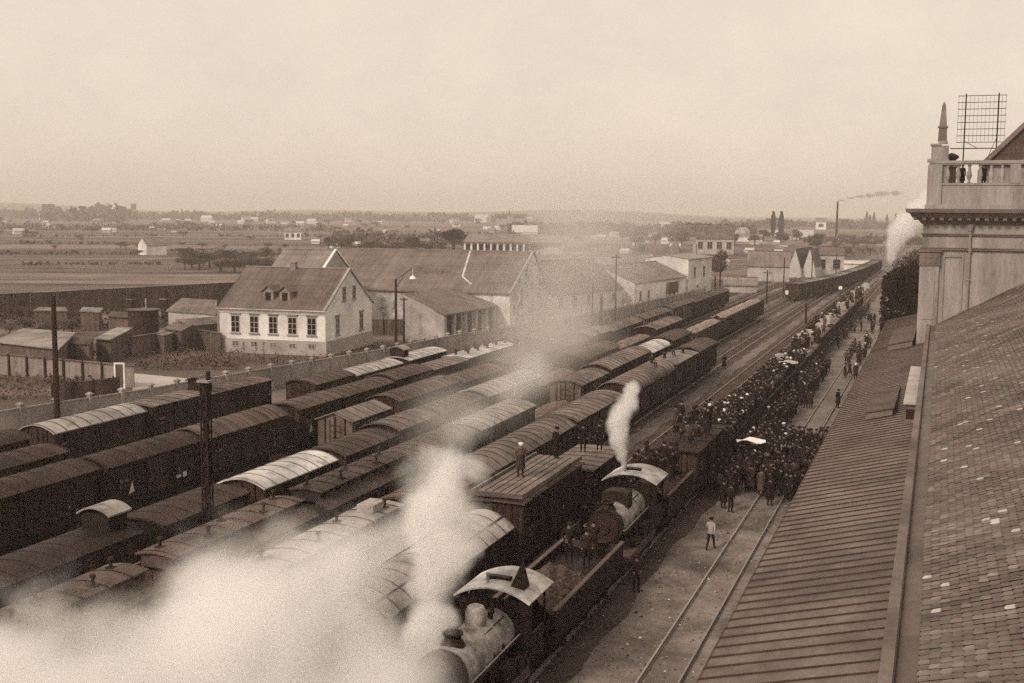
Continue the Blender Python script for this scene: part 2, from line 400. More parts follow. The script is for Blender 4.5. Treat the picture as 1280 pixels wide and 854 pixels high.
# main roof of the station
t = thing('station_roof', 'broad tiled station roof rising to the right with scattered pale replacement tiles', 'roof', (-.42, 0, 0))
PITCHT = math.tan(R(28)); GX0, GZ0 = -.42, 8.2
b = MB(); b.mesh([(0, -8, GZ0-.06), (0, 99, GZ0-.06), (19, 99, GZ0-.06+19*PITCHT), (19, -8, GZ0-.06+19*PITCHT)], [(0, 3, 2, 1)])
b.mesh([(19, -8, GZ0-.06+19*PITCHT), (19, 99, GZ0-.06+19*PITCHT), (38, 99, GZ0-.06), (38, -8, GZ0-.06)], [(0, 3, 2, 1)])
b.build('roof_slab', mat('roof_underlay', .1), t)
TL = [mat('flat_tile_brown', .19, var=.35, scale=.9, objvar=0, stain=.5, stretch=(.35, 1.4, .35)), mat('flat_tile_dark', .14, var=.3, scale=1.4, objvar=0), mat('flat_tile_worn', .24, var=.3, scale=.9, objvar=0, stain=.45, stretch=(.35, 1.4, .35)), mat('flat_tile_new', .47, var=.2, scale=1.4, objvar=0), mat('tile_edge_shade', .05, objvar=0)]  # last material paints the shadow under each tile's lower edge
b = MB(); cs = math.cos(R(28)); sn = math.sin(R(28)); EXP, TW = .22, .28
rr = random.Random(3); s0 = .48; j = 0
s = s0
while s*cs < 15.5:
    off = (j % 2)*TW/2; y = 12+off; ymax = 99 if s*cs < 8 else 60
    while y < ymax:
        q = rr.random(); nx_ = s*cs; 
        mi = 1 if q < .2 else 2 if q < .36 else 0
        if rr.random() < (.011 if nx_ < 4 else .004): mi = 3
        L_ = EXP*1.35; a = .012; w = TW-.02; lift = .052+rr.uniform(-.008, .01); jit = rr.uniform(-.012, .012)
        sg = .035*math.sin(y*.23+s*.6)+.025*math.sin(y*.61+1.7*s)
        def P(ds, dy, n): n = n+sg+.03; return ((s+ds)*cs - n*sn, y+dy, GZ0+(s+ds)*sn+n*cs)
        lo = [P(jit+.05, a, lift), P(jit+.008, a+w*.22, lift), P(jit, a+w*.5, lift), P(jit+.008, a+w*.78, lift), P(jit+.05, a+w, lift)]
        hi = [P(L_, a+w, .004), P(L_, a, .004)]
        b.face((lo+hi)[::-1] if False else [lo[0], hi[1], hi[0], lo[4], lo[3], lo[2], lo[1]][::-1], mi)
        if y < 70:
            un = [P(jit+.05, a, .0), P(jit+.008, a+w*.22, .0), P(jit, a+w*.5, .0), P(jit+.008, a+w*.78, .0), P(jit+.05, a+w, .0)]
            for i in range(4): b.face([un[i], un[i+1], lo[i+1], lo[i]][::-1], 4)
        y += TW
    s += EXP; j += 1
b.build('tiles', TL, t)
GUT = mat('gutter_sheet', .12, var=.25, scale=.5, stain=.35, rough=.5)
b = MB(); b.mesh([(-.02, -8, GZ0+.015), (.46, -8, GZ0+.015+.46*PITCHT*.75), (.46, 99, GZ0+.015+.46*PITCHT*.75), (-.02, 99, GZ0+.015)], [(0, 1, 2, 3)])
b.box(-.07, -8, GZ0-.1, -.02, 99, GZ0+.1); b.build('gutter', GUT, t)
b = MB(); b.box(-.24, -8, GZ0-.42, -.07, 99, GZ0+.13); b.box(-.3, -8, GZ0+.13, -.05, 99, GZ0+.18); b.build('fascia', mat('roof_fascia', .2, var=.25, scale=.5, stain=.4), t)
b = MB(); b.box(0, -8, .3, .35, 99, GZ0-.07); b.build('wall', mat('station_wall', .35, var=.2, stain=.3), t)
cpts = [Vector((.1+.03*math.sin(k*.9)+.02*math.sin(k*2.3), 8+k*3.0, GZ0+.05+(.1+.03*math.sin(k*.9))*.4)) for k in range(30)]
b = MB()
for p, q in zip(cpts, cpts[1:]): b.cyl(p, q, .014, n=5, caps=False)
tag(b.build('roof_cable', mat('cable_sheath', .34)), 'thin pale cable lying along the gutter at the foot of the tiled roof', 'cable')

# ---- end tower (its face looks back along the roof)
TY = 99.0
t = thing('station_tower', 'stone end pavilion of the station with deep cornice and balustrade above the tiled roof', 'tower', (-1.35, TY, 0))
b = MB(); b.box(0, 0, 0, 22, 20, 16.4); b.build('wall', STONE, t)
b = MB()       # corner pilaster with cap and panel mouldings
b.box(-.12, -.22, 6, 1.35, -.004, 13.1); b.box(.2, -.27, 8.8, 1.05, -.22, 12.6); b.build('pilaster', STONE, t)
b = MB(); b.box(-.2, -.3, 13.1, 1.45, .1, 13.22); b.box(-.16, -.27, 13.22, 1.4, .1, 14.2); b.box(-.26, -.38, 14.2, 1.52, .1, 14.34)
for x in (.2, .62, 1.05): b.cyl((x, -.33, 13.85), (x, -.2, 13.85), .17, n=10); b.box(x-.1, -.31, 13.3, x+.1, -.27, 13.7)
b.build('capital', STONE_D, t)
b = MB(); b.box(1.6, -.1, 6, 1.75, -.004, 14.0); b.box(3.0, -.1, 6, 3.15, -.004, 14.0); b.box(1.75, -.1, 13.8, 3.0, -.004, 14.0); b.build('pilaster', STONE, t)
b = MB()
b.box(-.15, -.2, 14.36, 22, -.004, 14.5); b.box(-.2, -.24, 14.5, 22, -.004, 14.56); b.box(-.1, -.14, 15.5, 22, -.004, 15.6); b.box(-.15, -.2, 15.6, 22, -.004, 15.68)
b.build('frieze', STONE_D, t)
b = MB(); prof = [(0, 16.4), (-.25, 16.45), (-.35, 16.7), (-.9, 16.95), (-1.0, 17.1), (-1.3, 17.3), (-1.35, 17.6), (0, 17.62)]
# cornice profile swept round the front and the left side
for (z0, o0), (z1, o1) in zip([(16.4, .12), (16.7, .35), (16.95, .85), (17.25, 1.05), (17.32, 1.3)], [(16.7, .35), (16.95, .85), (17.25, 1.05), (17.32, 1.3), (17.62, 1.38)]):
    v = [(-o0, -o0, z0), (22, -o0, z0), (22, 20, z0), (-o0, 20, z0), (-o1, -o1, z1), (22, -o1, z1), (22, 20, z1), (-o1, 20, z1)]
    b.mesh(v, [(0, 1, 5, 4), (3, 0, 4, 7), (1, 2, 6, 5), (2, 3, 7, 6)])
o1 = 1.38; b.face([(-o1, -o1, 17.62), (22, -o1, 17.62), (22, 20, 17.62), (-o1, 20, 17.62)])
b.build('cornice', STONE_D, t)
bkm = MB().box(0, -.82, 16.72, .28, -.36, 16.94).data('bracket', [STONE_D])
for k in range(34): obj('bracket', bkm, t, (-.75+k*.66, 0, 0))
b = MB(); b.box(.35, .1, 17.62, 22, .45, 19.62); b.box(.3, .03, 19.5, 22, .5, 19.66); b.box(.05, -.1, 17.62, 22, .5, 17.95); b.build('parapet', STONE, t)
b = MB(); b.box(.25, .0, 21.2, 22, .55, 21.42); b.box(.3, .06, 21.1, 22, .48, 21.2); b.build('handrail', STONE, t)
MB().box(.15, -.05, 17.95, 1.25, .6, 21.1).build('pier', STONE, t); MB().box(6.2, 0, 19.66, 6.95, .52, 21.1).build('pier', STONE, t); MB().box(12.2, 0, 19.66, 12.95, .52, 21.1).build('pier', STONE, t)
balp = [(.1, 0), (.16, .04), (.1, .12), (.09, .2), (.19, .5), (.2, .65), (.12, 1.0), (.08, 1.2), (.14, 1.32), (.14, 1.44)]
bm_ = MB().lathe(balp, n=10).data('baluster', [STONE], True)
for k in range(6): obj('baluster', bm_, t, (1.65+k*.8, .28, 19.66))
for k in range(6): obj('baluster', bm_, t, (7.35+k*.8, .28, 19.66))
b = MB(); b.cyl((3.55, -.2, 6.5), (3.55, -.2, 16.4), .1, n=8); b.cyl((3.55, -.2, 15.9), (3.55, -.2, 16.45), .18, .26, n=8)
for z in (9.5, 12, 14.3): b.box(3.4, -.32, z, 3.7, -.004, z+.1)
b.build('downpipe', mat('pale_pipe', .3, var=.15), t, smooth=True)
# pinnacle standing on the corner block
p = thing('obelisk', 'stone obelisk on a stepped corner block above the balustrade', 'obelisk', (-.55, TY+.6, 17.62))
b = MB(); b.box(-.55, -.35, 0, .75, .9, 3.9); b.box(-.72, -.5, 3.72, .9, 1.0, 3.95); b.build('pedestal', STONE, p)
b = MB(); b.box(-.45, -.25, 3.95, .85, .75, 5.0); b.box(-.55, -.35, 5.0, .3, .85, 5.15); b.box(.05, -.3, 5.15, .75, .4, 5.35); b.build('block', STONE, p)
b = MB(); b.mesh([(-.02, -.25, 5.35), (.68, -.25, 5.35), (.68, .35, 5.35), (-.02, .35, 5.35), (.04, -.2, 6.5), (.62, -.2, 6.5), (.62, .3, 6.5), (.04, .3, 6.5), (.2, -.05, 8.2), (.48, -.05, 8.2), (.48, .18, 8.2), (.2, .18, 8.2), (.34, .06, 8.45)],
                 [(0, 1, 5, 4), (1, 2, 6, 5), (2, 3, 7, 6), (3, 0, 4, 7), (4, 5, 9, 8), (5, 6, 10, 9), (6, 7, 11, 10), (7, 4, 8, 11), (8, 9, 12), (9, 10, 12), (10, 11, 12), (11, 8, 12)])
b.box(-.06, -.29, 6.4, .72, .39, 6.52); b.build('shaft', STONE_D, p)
# chimney cowl behind the balustrade
c = thing('chimney_pot', 'dark mushroom capped chimney pot behind the balustrade rail', 'chimney', (.55, TY+2.2, 17.62))
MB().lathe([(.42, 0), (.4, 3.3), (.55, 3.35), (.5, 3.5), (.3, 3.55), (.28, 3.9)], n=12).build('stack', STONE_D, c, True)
MB().lathe([(.3, 3.9), (.58, 4.15), (.5, 4.3), (.2, 4.45), (.05, 4.5)], n=12).build('cowl', IRON, c, True)
# steep roof behind
t2 = thing('pavilion_roof', 'steep dark gabled roof rising behind the balustrade', 'roof', (2.9, TY+4, 17.62))
b = MB(); b.ext([(0, 3.6), (8, 12.0), (16, 3.6)], 0, 12); b.build('roof_slope', mat('slate', .1, var=.25, boards=('Z', .3, .1)), t2)
b = MB(); b.ext([(0, 0), (0, 3.6), (16, 3.6), (16, 0)][::-1], .3, 12); b.build('wall', STONE, t2)
b = MB(); b.obox((-.1, -.12, 3.55), (8, -.12, 12.05), .3, .35); b.build('coping', STONE_D, t2)
# open lattice frame on poles
t = thing('wire_sign_lattice', 'see-through wire lattice frame on two poles above the station tower', 'frame', (.9, TY+5, 17.62))
k = (TY+5)/TY
b = MB()
for i in range(8): z = 5.5+i*.54; b.obox((-.05, 0, z), (3.65, 0, z), .045, .05)
for i in range(13): x = .0+i*.3; b.obox((x, .04, 5.5), (x, .04, 9.3), .022, .022)
b.obox((-.5, 0, 5.0), (3.9, 0, 5.0), .08, .08)
b.build('grid', BLACK, t)
for x in (.55, 3.05): MB().obox((x, -.06, 0), (x, -.06, 9.45), .1, .1).build('pole', BLACK, t)
b = MB(); b.obox((.55, -.06, 5.6), (1.6, -.06, 5.0), .04, .04); b.obox((3.05, -.06, 5.9), (1.75, 1.2, 2.5), .03, .03); b.build('brace', BLACK, t)
# ================================================================ rolling stock
def body(n, L): return mat(n, L, var=.35, scale=.9, boards=('Y', .16, .3), gap=.5, stain=.45, objvar=.35, rough=.75)
BODY = dict(dark=body('dark_wagon_boards', .036), mid=body('brown_wagon_boards', .07), red=body('red_brown_wagon_boards', .055), pale=body('grey_wagon_boards', .17), grey=body('faded_wagon_boards', .11))
ENDW = mat('wagon_end_boards', .045, var=.35, scale=.9, boards=('X', .16, .3), gap=.5, objvar=.3)
ENDP = mat('grey_wagon_end_boards', .15, var=.3, scale=.9, boards=('X', .16, .3), gap=.5, objvar=.2)
def roofm(n, L, b=True): return mat(n, L, var=.28, scale=.55, stain=.5, bump=.3, rough=.7, objvar=.25, boards=('Y', 1.05, .12) if b else None, gap=.35, patches=(1.5 if L < .3 else .6, .6))
ROOF = dict(dark=roofm('tarred_roof', .045), mid=roofm('weathered_roof', .1), grey=roofm('grey_roof', .19), light=roofm('pale_canvas_roof', .4), white=roofm('white_roof', .68), corr=mat('corrugated_roof', .12, var=.3, scale=.8, boards=('Y', .28, .25), gap=.6, stain=.3), corrp=mat('pale_corrugated_roof', .24, var=.25, scale=.8, boards=('Y', .26, .22), gap=.6, stain=.3))
SEAM = mat('roof_seam', .04, var=.3); SEAML = mat('white_roof_seam', .2, var=.4)
CHALK = mat('chalk_mark', .5, var=.4, scale=6)
def wheel_me():
    b = MB(); b.cyl((-.07, 0, 0), (.07, 0, 0), .46, n=16); b.cyl((-.085, 0, 0), (-.07, 0, 0), .52, n=16); b.cyl((.07, 0, 0), (.13, 0, 0), .13, n=8); return b.data('wheel', [IRON])
def underframe(t, L, ax):
    def f():
        b = MB()
        for x in (-1.0, 1.0): b.box(x-.06, .1, .78, x+.06, L-.1, 1.08)
        b.box(-1.25, .0, .8, 1.25, .22, 1.1); b.box(-1.25, L-.22, .8, 1.25, L, 1.1)
        for x in (-1.02, 1.02):
            for y in ax: b.box(x-.1, y-.14, .42, x+.1, y+.14, .78); b.obox((x, y-.5, .72), (x, y+.5, .72), .08, .1)
        return b.data('underframe', [IRON])
    obj('underframe', cached(('uf', L, tuple(ax)), f), t)
    wm = cached('wheel', wheel_me)
    for y in ax:
        for s in (-1, 1): obj('wheel', wm, t, (s*.72, y, .165+.46), 0 if s > 0 else math.pi)
    bf = cached('buffer', lambda: MB().cyl((0, 0, 0), (0, -.42, 0), .07, n=8).cyl((0, -.42, 0), (0, -.5, 0), .2, n=12).data('buffer', [IRON]))
    for x in (-.875, .875): obj('buffer', bf, t, (x, 0, 1.0)); obj('buffer', bf, t, (x, L, 1.0), math.pi)
def arch(w, z, rise, n=10): return [(w*math.cos(math.pi*i/n) if False else w-2*w*i/n, z+rise*(1-((1-2*i/n))**2)) for i in range(n+1)]
def roof_profile(style, w, z, rise):
    if style == 'gable': top = [(w, z), (0, z+rise), (-w, z)]
    elif style == 'flat': top = [(w, z), (w*.5, z+rise*.7), (0, z+rise), (-w*.5, z+rise*.7), (-w, z)]
    elif style == 'round': top = [(w*math.cos(math.pi*i/12), z+rise*math.sin(math.pi*i/12)) for i in range(13)]
    else: top = arch(w, z, rise)
    bot = [(x*.985, q-.07) for x, q in top][::-1]
    return top+bot
def box_wagon(row, Y0, Y1, label, style='arch', roof='mid', bod='dark', eave=3.3, rise=.42, hut=None, vents=0, opensides=False, door_open=False, chalk=False, ladder=False, x=None, rz=0, group=None, cat='wagon', name='box_wagon', base_y=None, stripe=False, step=None, loc=None):
    L = round(Y1-Y0, 1); w = 1.32; q_ = random.Random(int(Y0*7+ord(row[0])*31)); eave = round(eave+q_.choice((-.14, -.07, 0, .06, .12)), 2); rise = round(rise*q_.choice((.85, 1, 1.15)), 2) if name == 'box_wagon' else rise
    X = curve_x(ROW[row], (Y0+Y1)/2) if x is None else x
    t = thing(name, label, cat, loc or (X, Y0, 0), rz, group)
    ax = (L*.22, L*.78); underframe(t, L, ax)
    key = (L, style, eave, rise)
    endm = ENDP if bod == 'pale' else ENDW
    def fb():
        b = MB(); z0 = 1.1; top = roof_profile(style, w-.03, eave-.02, rise)[:len(roof_profile(style, w, eave, rise))//2]
        prof = [(-w+.03, z0), (w-.03, z0)]+top
        if opensides:
            b.ext([(-w+.03, z0), (w-.03, z0), (w-.03, 1.75), (-w+.03, 1.75)], .12, L-.12, 0)
            for x_ in (-w+.03, w-.11):
                for k in range(9): y = .12+k*(L-.32)/8; b.box(x_, y, 1.75, x_+.08, y+.09, eave)
                b.box(x_, .13, 2.35, x_+.06, L-.13, 2.5)
            for y in (.12, L-.2): b.ext([(x_, q) for x_, q in prof], y, y+.08, 1)
            b.box(-w+.1, .2, eave-.12, w-.1, L-.2, eave-.04)
        else:
            n = len(prof); v = [(x_, .12, q) for x_, q in prof]+[(x_, L-.12, q) for x_, q in prof]
            b.mesh(v, [(i, (i+1) % n, n+(i+1) % n, n+i) for i in range(n)], 0)
            b.mesh(v, [tuple(range(n))[::-1], tuple(range(n, 2*n))], 1)
            # iron posts and diagonal straps on the sides and ends
            np_ = max(4, int(L/1.1))
            for s in (-1, 1):
                for k in range(np_+1):
                    y = .14+k*(L-.38)/np_; b.box(s*(w-.03), y, z0, s*(w+.035), y+.1, eave-.05, 2)
                b.box(s*(w-.03), .12, z0-.02, s*(w+.05), L-.12, z0+.1, 2); b.box(s*(w-.03), .12, eave-.16, s*(w+.03), L-.12, eave-.06, 2)
            for y in (.06, L-.12):
                for x_ in (-.75, .0, .75): b.box(x_-.05, y, z0, x_+.05, y+.06, eave+rise*.4, 2)
        return b
    bm_ = cached(('bodyb',)+key+(opensides, bod), lambda: fb().data('body', [BODY[bod], endm, IRON]))
    obj('body', bm_, t)
    def fr():
        b = MB(); p = roof_profile(style, w+.14, eave, rise); b.ext(p, -.08, L+.08)
        h = len(p)//2; k = .0
        ns = max(3, int(L/1.05))
        for i in range(ns+1):
            y = -.02+i*(L-.02)/ns
            for (xa, za), (xb, zb) in zip(p[:h], p[1:h]): b.obox((xa, y+.03, za+.008), (xb, y+.03, zb+.008), .055, .03, 1)
        if stripe:
            for s in (-1, 1): b.obox((s*.9, -.05, eave+rise*.5+.09), (s*.9, L+.05, eave+rise*.5+.09), .06, .07, 1)
        return b
    sm = style in ('arch', 'round')
    obj('roof', cached(('roof',)+key+(roof, stripe), lambda: fr().data('roof', [ROOF[roof], SEAM if roof != 'white' else SEAML], sm)), t)
    if not opensides:
        def fd():
            b = MB(); b.box(0, -.85, 1.14, .05, .85, eave-.2, 0)
            for y in (-.85, .77): b.box(.05, y, 1.14, .075, y+.08, eave-.2, 1)
            b.obox((.06, -.75, 1.2), (.06, .75, eave-.3), .02, .08, 1, up=(1, 0, 0)); b.box(0, -1.8, eave-.22, .09, .95, eave-.15, 1); b.box(.05, .55, 1.9, .12, .62, 2.3, 1)
            return b
        dm = cached(('door', eave, bod), lambda: fd().data('door', [BODY[bod], IRON]))
        for s in (-1, 1):
            d = obj('door', dm, t, (s*(w+.036), L/2, 0), 0 if s > 0 else math.pi)
            if door_open and s > 0: d.location.y -= 1.5
        if door_open:
            MB().box(w-.028, L/2-.8, 1.14, w-.02, L/2+.8, eave-.25).build('doorway', BLACK, t)
        wm = cached(('shutter', eave), lambda: MB().box(0, -.32, eave-.62, .05, .32, eave-.32).box(.05, -.3, eave-.5, .07, .3, eave-.46).data('shutter', [IRON]))
        for s in (-1, 1):
            for y in (L*.16, L*.84): obj('shutter', wm, t, (s*(w+.0), y, 0), 0 if s > 0 else math.pi)
    if hut is not None:                                         # brakeman's cabin at one end
        y = .1 if hut == 'near' else L-1.25
        h = MB(); h.box(-.7, y, 1.1, .7, y+1.15, eave+.95, 0); h.box(.7, y+.35, eave+.2, .72, y+.8, eave+.75, 1)
        hb = h.build('brake_cabin', [BODY['dark'], GLASS], t)
        h = MB(); h.ext(roof_profile('arch', .85, eave+.95, .3), y-.15, y+1.3); hr = h.build('cabin_roof', ROOF['light' if roof != 'mid' else 'mid'], hb)
    if vents:
        vm = cached('roofvent', lambda: MB().lathe([(.16, 0), (.13, .2), (.13, .42), (.26, .45), (.24, .56), (.04, .66)], n=10).data('roof_vent', [BLACK], True))
        for k in range(vents):
            y = L*(k+.6)/(vents+.2); obj('roof_vent', vm, t, ((.42 if k % 2 else -.35), y, eave+rise-.06))
    if not opensides:                                            # handrails, end steps and faded number panels
        def fh():
            b = MB(); r = random.Random(int(L*10))
            for s in (-1, 1):
                for y in (.3, L-.3): b.obox((s*(w+.09), y, 1.3), (s*(w+.09), y, 2.3), .03, .03)
                b.box(s*(w+.02), .25, .55, s*(w+.16), .65, .6); b.box(s*(w+.02), L-.65, .55, s*(w+.16), L-.25, .6); b.box(s*(w+.05), .4, .6, s*(w+.09), .44, 1.1)
            for x_ in (-.4, .4): b.obox((x_, .03, 1.2), (x_, .03, eave), .03, .03)
            for z in (1.6, 2.0, 2.4, 2.8): b.obox((-.4, .02, z), (.4, .02, z), .025, .025)
            b.obox((w-.2, -.1, eave-.1), (w-.2, .1, eave-.1), .05, .05)
            return b.data('handrail', [IRON])
        obj('handrail', cached(('hr', L, eave), fh), t)
        def fn():
            b = MB(); r = random.Random(int(Y0*13)); y = L*r.uniform(.08, .16)
            for z, n_, hh in ((2.25, 5, .17), (1.95, 4, .12)):
                yy = y
                for _ in range(n_): d = r.uniform(.05, .12); b.box(w+.004, yy, z, w+.008, yy+d, z+hh); yy += d+.05
            return b.data('faded_marking', [mat('faded_marks_paint', .2, var=.5, scale=8)])
        obj('faded_marking', fn(), t)
        for _ in range(2):
            yy = q_.uniform(L*.62, L*.95); zz = q_.uniform(1.3, 2.2)
            MB().obox((w+.006, yy, zz), (w+.006, yy+q_.uniform(-.3, .3), zz+q_.uniform(.05, .4)), .006, .04, up=(1, 0, 0)).build('chalk_line', CHALK, t)
    if chalk:
        c = MB(); c.mesh([(w+.045, L*.2, 1.5), (w+.045, L*.2+.5, 1.6), (w+.045, L*.2+.3, 2.2)], [(0, 1, 2)]); c.box(w+.04, L*.72, 1.5, w+.046, L*.72+.42, 1.68); c.box(w+.04, L*.72+.6, 1.45, w+.046, L*.72+.95, 1.75)
        c.build('chalk_mark', CHALK, t)
    return t

def coach(row, Y0, Y1, label, roof='grey', bod='mid', eave=2.95, deck=3.7, vents=6, box=False, x=None, name='passenger_coach'):
    """coach with a raised clerestory along the roof and ventilators standing on it"""
    L = round(Y1-Y0, 1); w = 1.36; X = curve_x(ROW[row], (Y0+Y1)/2) if x is None else x
    t = thing(name, label, 'coach', (X, Y0, 0)); underframe(t, L, (L*.14, L*.26, L*.74, L*.86))
    b = MB(); b.box(-w, .15, 1.0, w, L-.15, eave, 0)
    for s in (-1, 1):
        b.box(s*w, .15, 1.9, s*(w+.03), L-.15, 1.98, 1); b.box(s*w, .15, 1.0, s*(w+.04), L-.15, 1.1, 1)
    b.build('body', [BODY[bod], IRON], t)
    n = max(4, int(L/1.25)); wm = cached('coachwin', lambda: MB().box(0, -.36, 2.02, .035, .36, 2.75).data('window', [mat('coach_window_frame', .1)]))
    pn = cached('coachpane', lambda: MB().box(.036, -.28, 2.09, .04, .28, 2.68).data('pane', [GLASS]))
    for k in range(n):
        for s in (1,):
            f = obj('window', wm, t, (s*(w+.0), (k+.5)*L/n, 0)); obj('pane', pn, f)
    b = MB()
    for s in (-1, 1):
        prof = [(s*(w+.14), eave), (s*1.2, eave+.2), (s*.78, eave+.34), (s*.78, eave+.26), (s*1.15, eave+.1), (s*(w+.12), eave-.06)]
        b.ext(prof if s > 0 else prof[::-1], -.05, L+.05, 0)
    b.ext(roof_profile('flat', .92, deck, .12), .3, L-.3, 0)
    for k in range(int(L/1.3)):
        y = .5+k*1.3; b.obox((-.94, y, deck+.03), (0, y, deck+.145), .05, .03, 1); b.obox((0, y, deck+.145), (.94, y, deck+.03), .05, .03, 1)
    b.build('roof', [ROOF[roof], SEAM], t)
    b = MB(); b.box(-.76, .45, eave+.2, .76, L-.45, deck-.02, 0)
    for k in range(n):
        for s in (-1, 1): b.box(s*.76, (k+.3)*L/n, eave+.4, s*.775, (k+.7)*L/n, deck-.12, 1)
    b.build('clerestory', [BODY['grey'], GLASS], t)
    vm = cached('stackvent', lambda: MB().box(-.15, -.15, 0, .15, .15, .05).lathe([(.07, .05), (.06, .28), (.11, .3), (.1, .4), (.02, .44)], n=10).data('roof_vent', [IRON], True))
    for k in range(vents): obj('roof_vent', vm, t, (.5 if k % 2 else -.3, L*(k+.5)/vents, deck+.1))
    b = MB()
    for k in range(5): y = .5+k*(L-1)/4; b.obox((1.2, y, eave+.2), (1.2, y, eave+.75), .03, .03)
    b.build('roof_rail', IRON, t)
    if box:
        b = MB(); b.box(-.3, L-2.6, deck+.1, .5, L-1.3, deck+.42); b.build('roof_box', ROOF['light'], t)
    return t

def open_wagon(Y0, Y1, label, side=2.1, load=None, row='G', bod='dark', group=None, X=None, rz=0, loc=None, end_disc=False):
    L = round(Y1-Y0, 1); X = curve_x(ROW[row], (Y0+Y1)/2) if X is None else X
    t = thing('open_wagon', label, 'wagon', loc or (X, Y0, 0), rz, group); underframe(t, L, (L*.22, L*.78)); w = 1.35
    def f():
        b = MB(); b.box(-w, .1, 1.1, w, L-.1, 1.22, 0)
        for s in (-1, 1): b.box(s*(w-.07), .1, 1.22, s*w, L-.1, side, 0)
        for y in (.1, L-.18): b.box(-w+.07, y, 1.22, w-.07, y+.08, side, 1)
        n = max(3, int(L/1.3))
        for s in (-1, 1):
            for k in range(n+1): y = .12+k*(L-.34)/n; b.box(s*w, y, 1.05, s*(w+.06), y+.1, side, 2)
            b.box(s*(w-.08), .08, side, s*(w+.03), L-.08, side+.06, 2)
        return b.data('body', [BODY[bod], ENDW, IRON])
    obj('body', cached(('open', L, side, bod), f), t)
    if load:
        r = random.Random(int(Y0*10)); b = MB(); nx, ny = 6, int(L*2)
        V = [(-w+.1+(2*w-.2)*i/nx, .25+(L-.5)*j/ny, side-.25+.45*math.sin(math.pi*i/nx)*r.uniform(.6, 1.2)+r.uniform(-.08, .08)) for j in range(ny+1) for i in range(nx+1)]
        b.mesh(V, [(j*(nx+1)+i, j*(nx+1)+i+1, (j+1)*(nx+1)+i+1, (j+1)*(nx+1)+i) for j in range(ny) for i in range(nx)])
        b.build('load', mat('load_'+load[0], load[1], var=.5, scale=2.5, bump=.5, patches=(load[2], .52)), t)
    if end_disc:
        MB().cyl((0, -.02, 2.0), (0, .1, 2.0), .24, n=14).build('marker_disc', mat('white_disc', .8), t)
    return t

FT = 'standing beside the concrete fence'
# row nearest the fence
box_wagon('A', 45.4, 54.8, 'dark roofed box wagon cut by the left edge of the picture beside the fence', roof='dark')
box_wagon('A', 56.7, 65.6, 'dark box wagon with bright streaked roof and open doorway, nearest the fence posts', roof='light', door_open=True)
box_wagon('A', 66.4, 73.0, 'red-brown planked box wagon with grey flat roof, next after the streaked bright roof', style='flat', rise=.16, roof='grey', bod='red')
box_wagon('A', 73.2, 81.9, 'dark box wagon with flat brown roof and small cabin, in front of the white house', style='flat', rise=.16, roof='mid', bod='dark', hut='near')
box_wagon('AB', 42.9, 52.2, 'low brown arched wagon roof at the left edge between two darker rows', roof='dark')
box_wagon('AB', 80.1, 86.7, 'box wagon with brown arched roof in front of the white house corner', roof='mid', bod='mid')
box_wagon('AB', 86.9, 96.2, 'box wagon with pale speckled roof in front of the house gable', roof='light', bod='mid')
box_wagon('AB', 97.6, 106.4, 'box wagon with clean white roof and a small gabled cabin at its front', roof='white', bod='mid', hut='near', rise=.25)
# second long row
box_wagon('B', 39.8, 48.8, 'big dark box wagon with brown arched roof at the left edge, behind the cabin wagon', roof='dark')
box_wagon('B', 49.5, 57.7, 'dark box wagon with arched brown roof and chalk marks, left of the lattice mast', roof='dark', chalk=True)
box_wagon('B', 58.3, 67.7, 'tall dark box wagon with high ribbed roof just right of the lattice mast top', style='arch', rise=.7, roof='corr', eave=3.35)
box_wagon('B', 69.3, 75.5, 'dark box wagon with chalk triangle on its side, beside the pale corrugated wagon', roof='mid', chalk=True)
box_wagon('B', 75.7, 84.1, 'box wagon with brown arched roof in front of the wagon with pale speckled roof', roof='mid', bod='mid')
box_wagon('B', 84.4, 91.4, 'short box wagon with plain brown roof just in front of the slatted open-sided wagon', roof='mid', bod='mid')
box_wagon('B', 92.2, 100, 'open-sided slatted wagon with grey roof on posts', style='flat', rise=.25, roof='grey', opensides=True, name='slatted_wagon')
box_wagon('B', 100.2, 112.9, 'white roofed van with a double line of black roof vents', style='flat', rise=.22, roof='white', vents=10, eave=3.5)
box_wagon('B', 113.6, 124, 'dull grey roofed wagon next behind the white roof with black vents', roof='mid', bod='grey')
# third row
box_wagon('BC', 67.6, 73.5, 'pale boarded box wagon with ribbed gabled roof', style='gable', rise=.55, roof='corrp', bod='pale')
box_wagon('BC', 74.8, 85.8, 'long box wagon with smooth brown arched roof next to the pale boarded wagon', roof='mid', bod='mid')
BCL = ['brown roofed wagon half lost in smoke, second behind the pale boarded wagon', 'smoky grey roofed wagon behind the two men standing on wagon roofs', 'gable roofed grey wagon in the smoke below the barn gable', 'pale roofed wagon at the foot of the dark poles', 'long grey sided wagon just right of the pale roof by the poles', 'grey boarded wagon under the white walled buildings, nearer one', 'grey boarded wagon under the white walled buildings, farther one', 'dark wagon at the right end of the fence row', 'last dark wagon of the fence row, below the roofless huts']
for k, (a, b_, rf, bd, stl) in enumerate([(86.8, 96, 'mid', 'mid', 'arch'), (97, 107.2, 'grey', 'grey', 'arch'), (108, 123.2, 'mid', 'grey', 'gable'), (123.7, 131.8, 'light', 'grey', 'arch'), (132.4, 148, 'grey', 'pale', 'arch'), (149, 165, 'grey', 'pale', 'flat'), (166, 181, 'grey', 'pale', 'flat'), (182, 196, 'mid', 'mid', 'flat'), (197, 214, 'mid', 'mid', 'arch')]):
    box_wagon('BC', a, b_, BCL[k], style=stl, roof=rf, bod=bd)
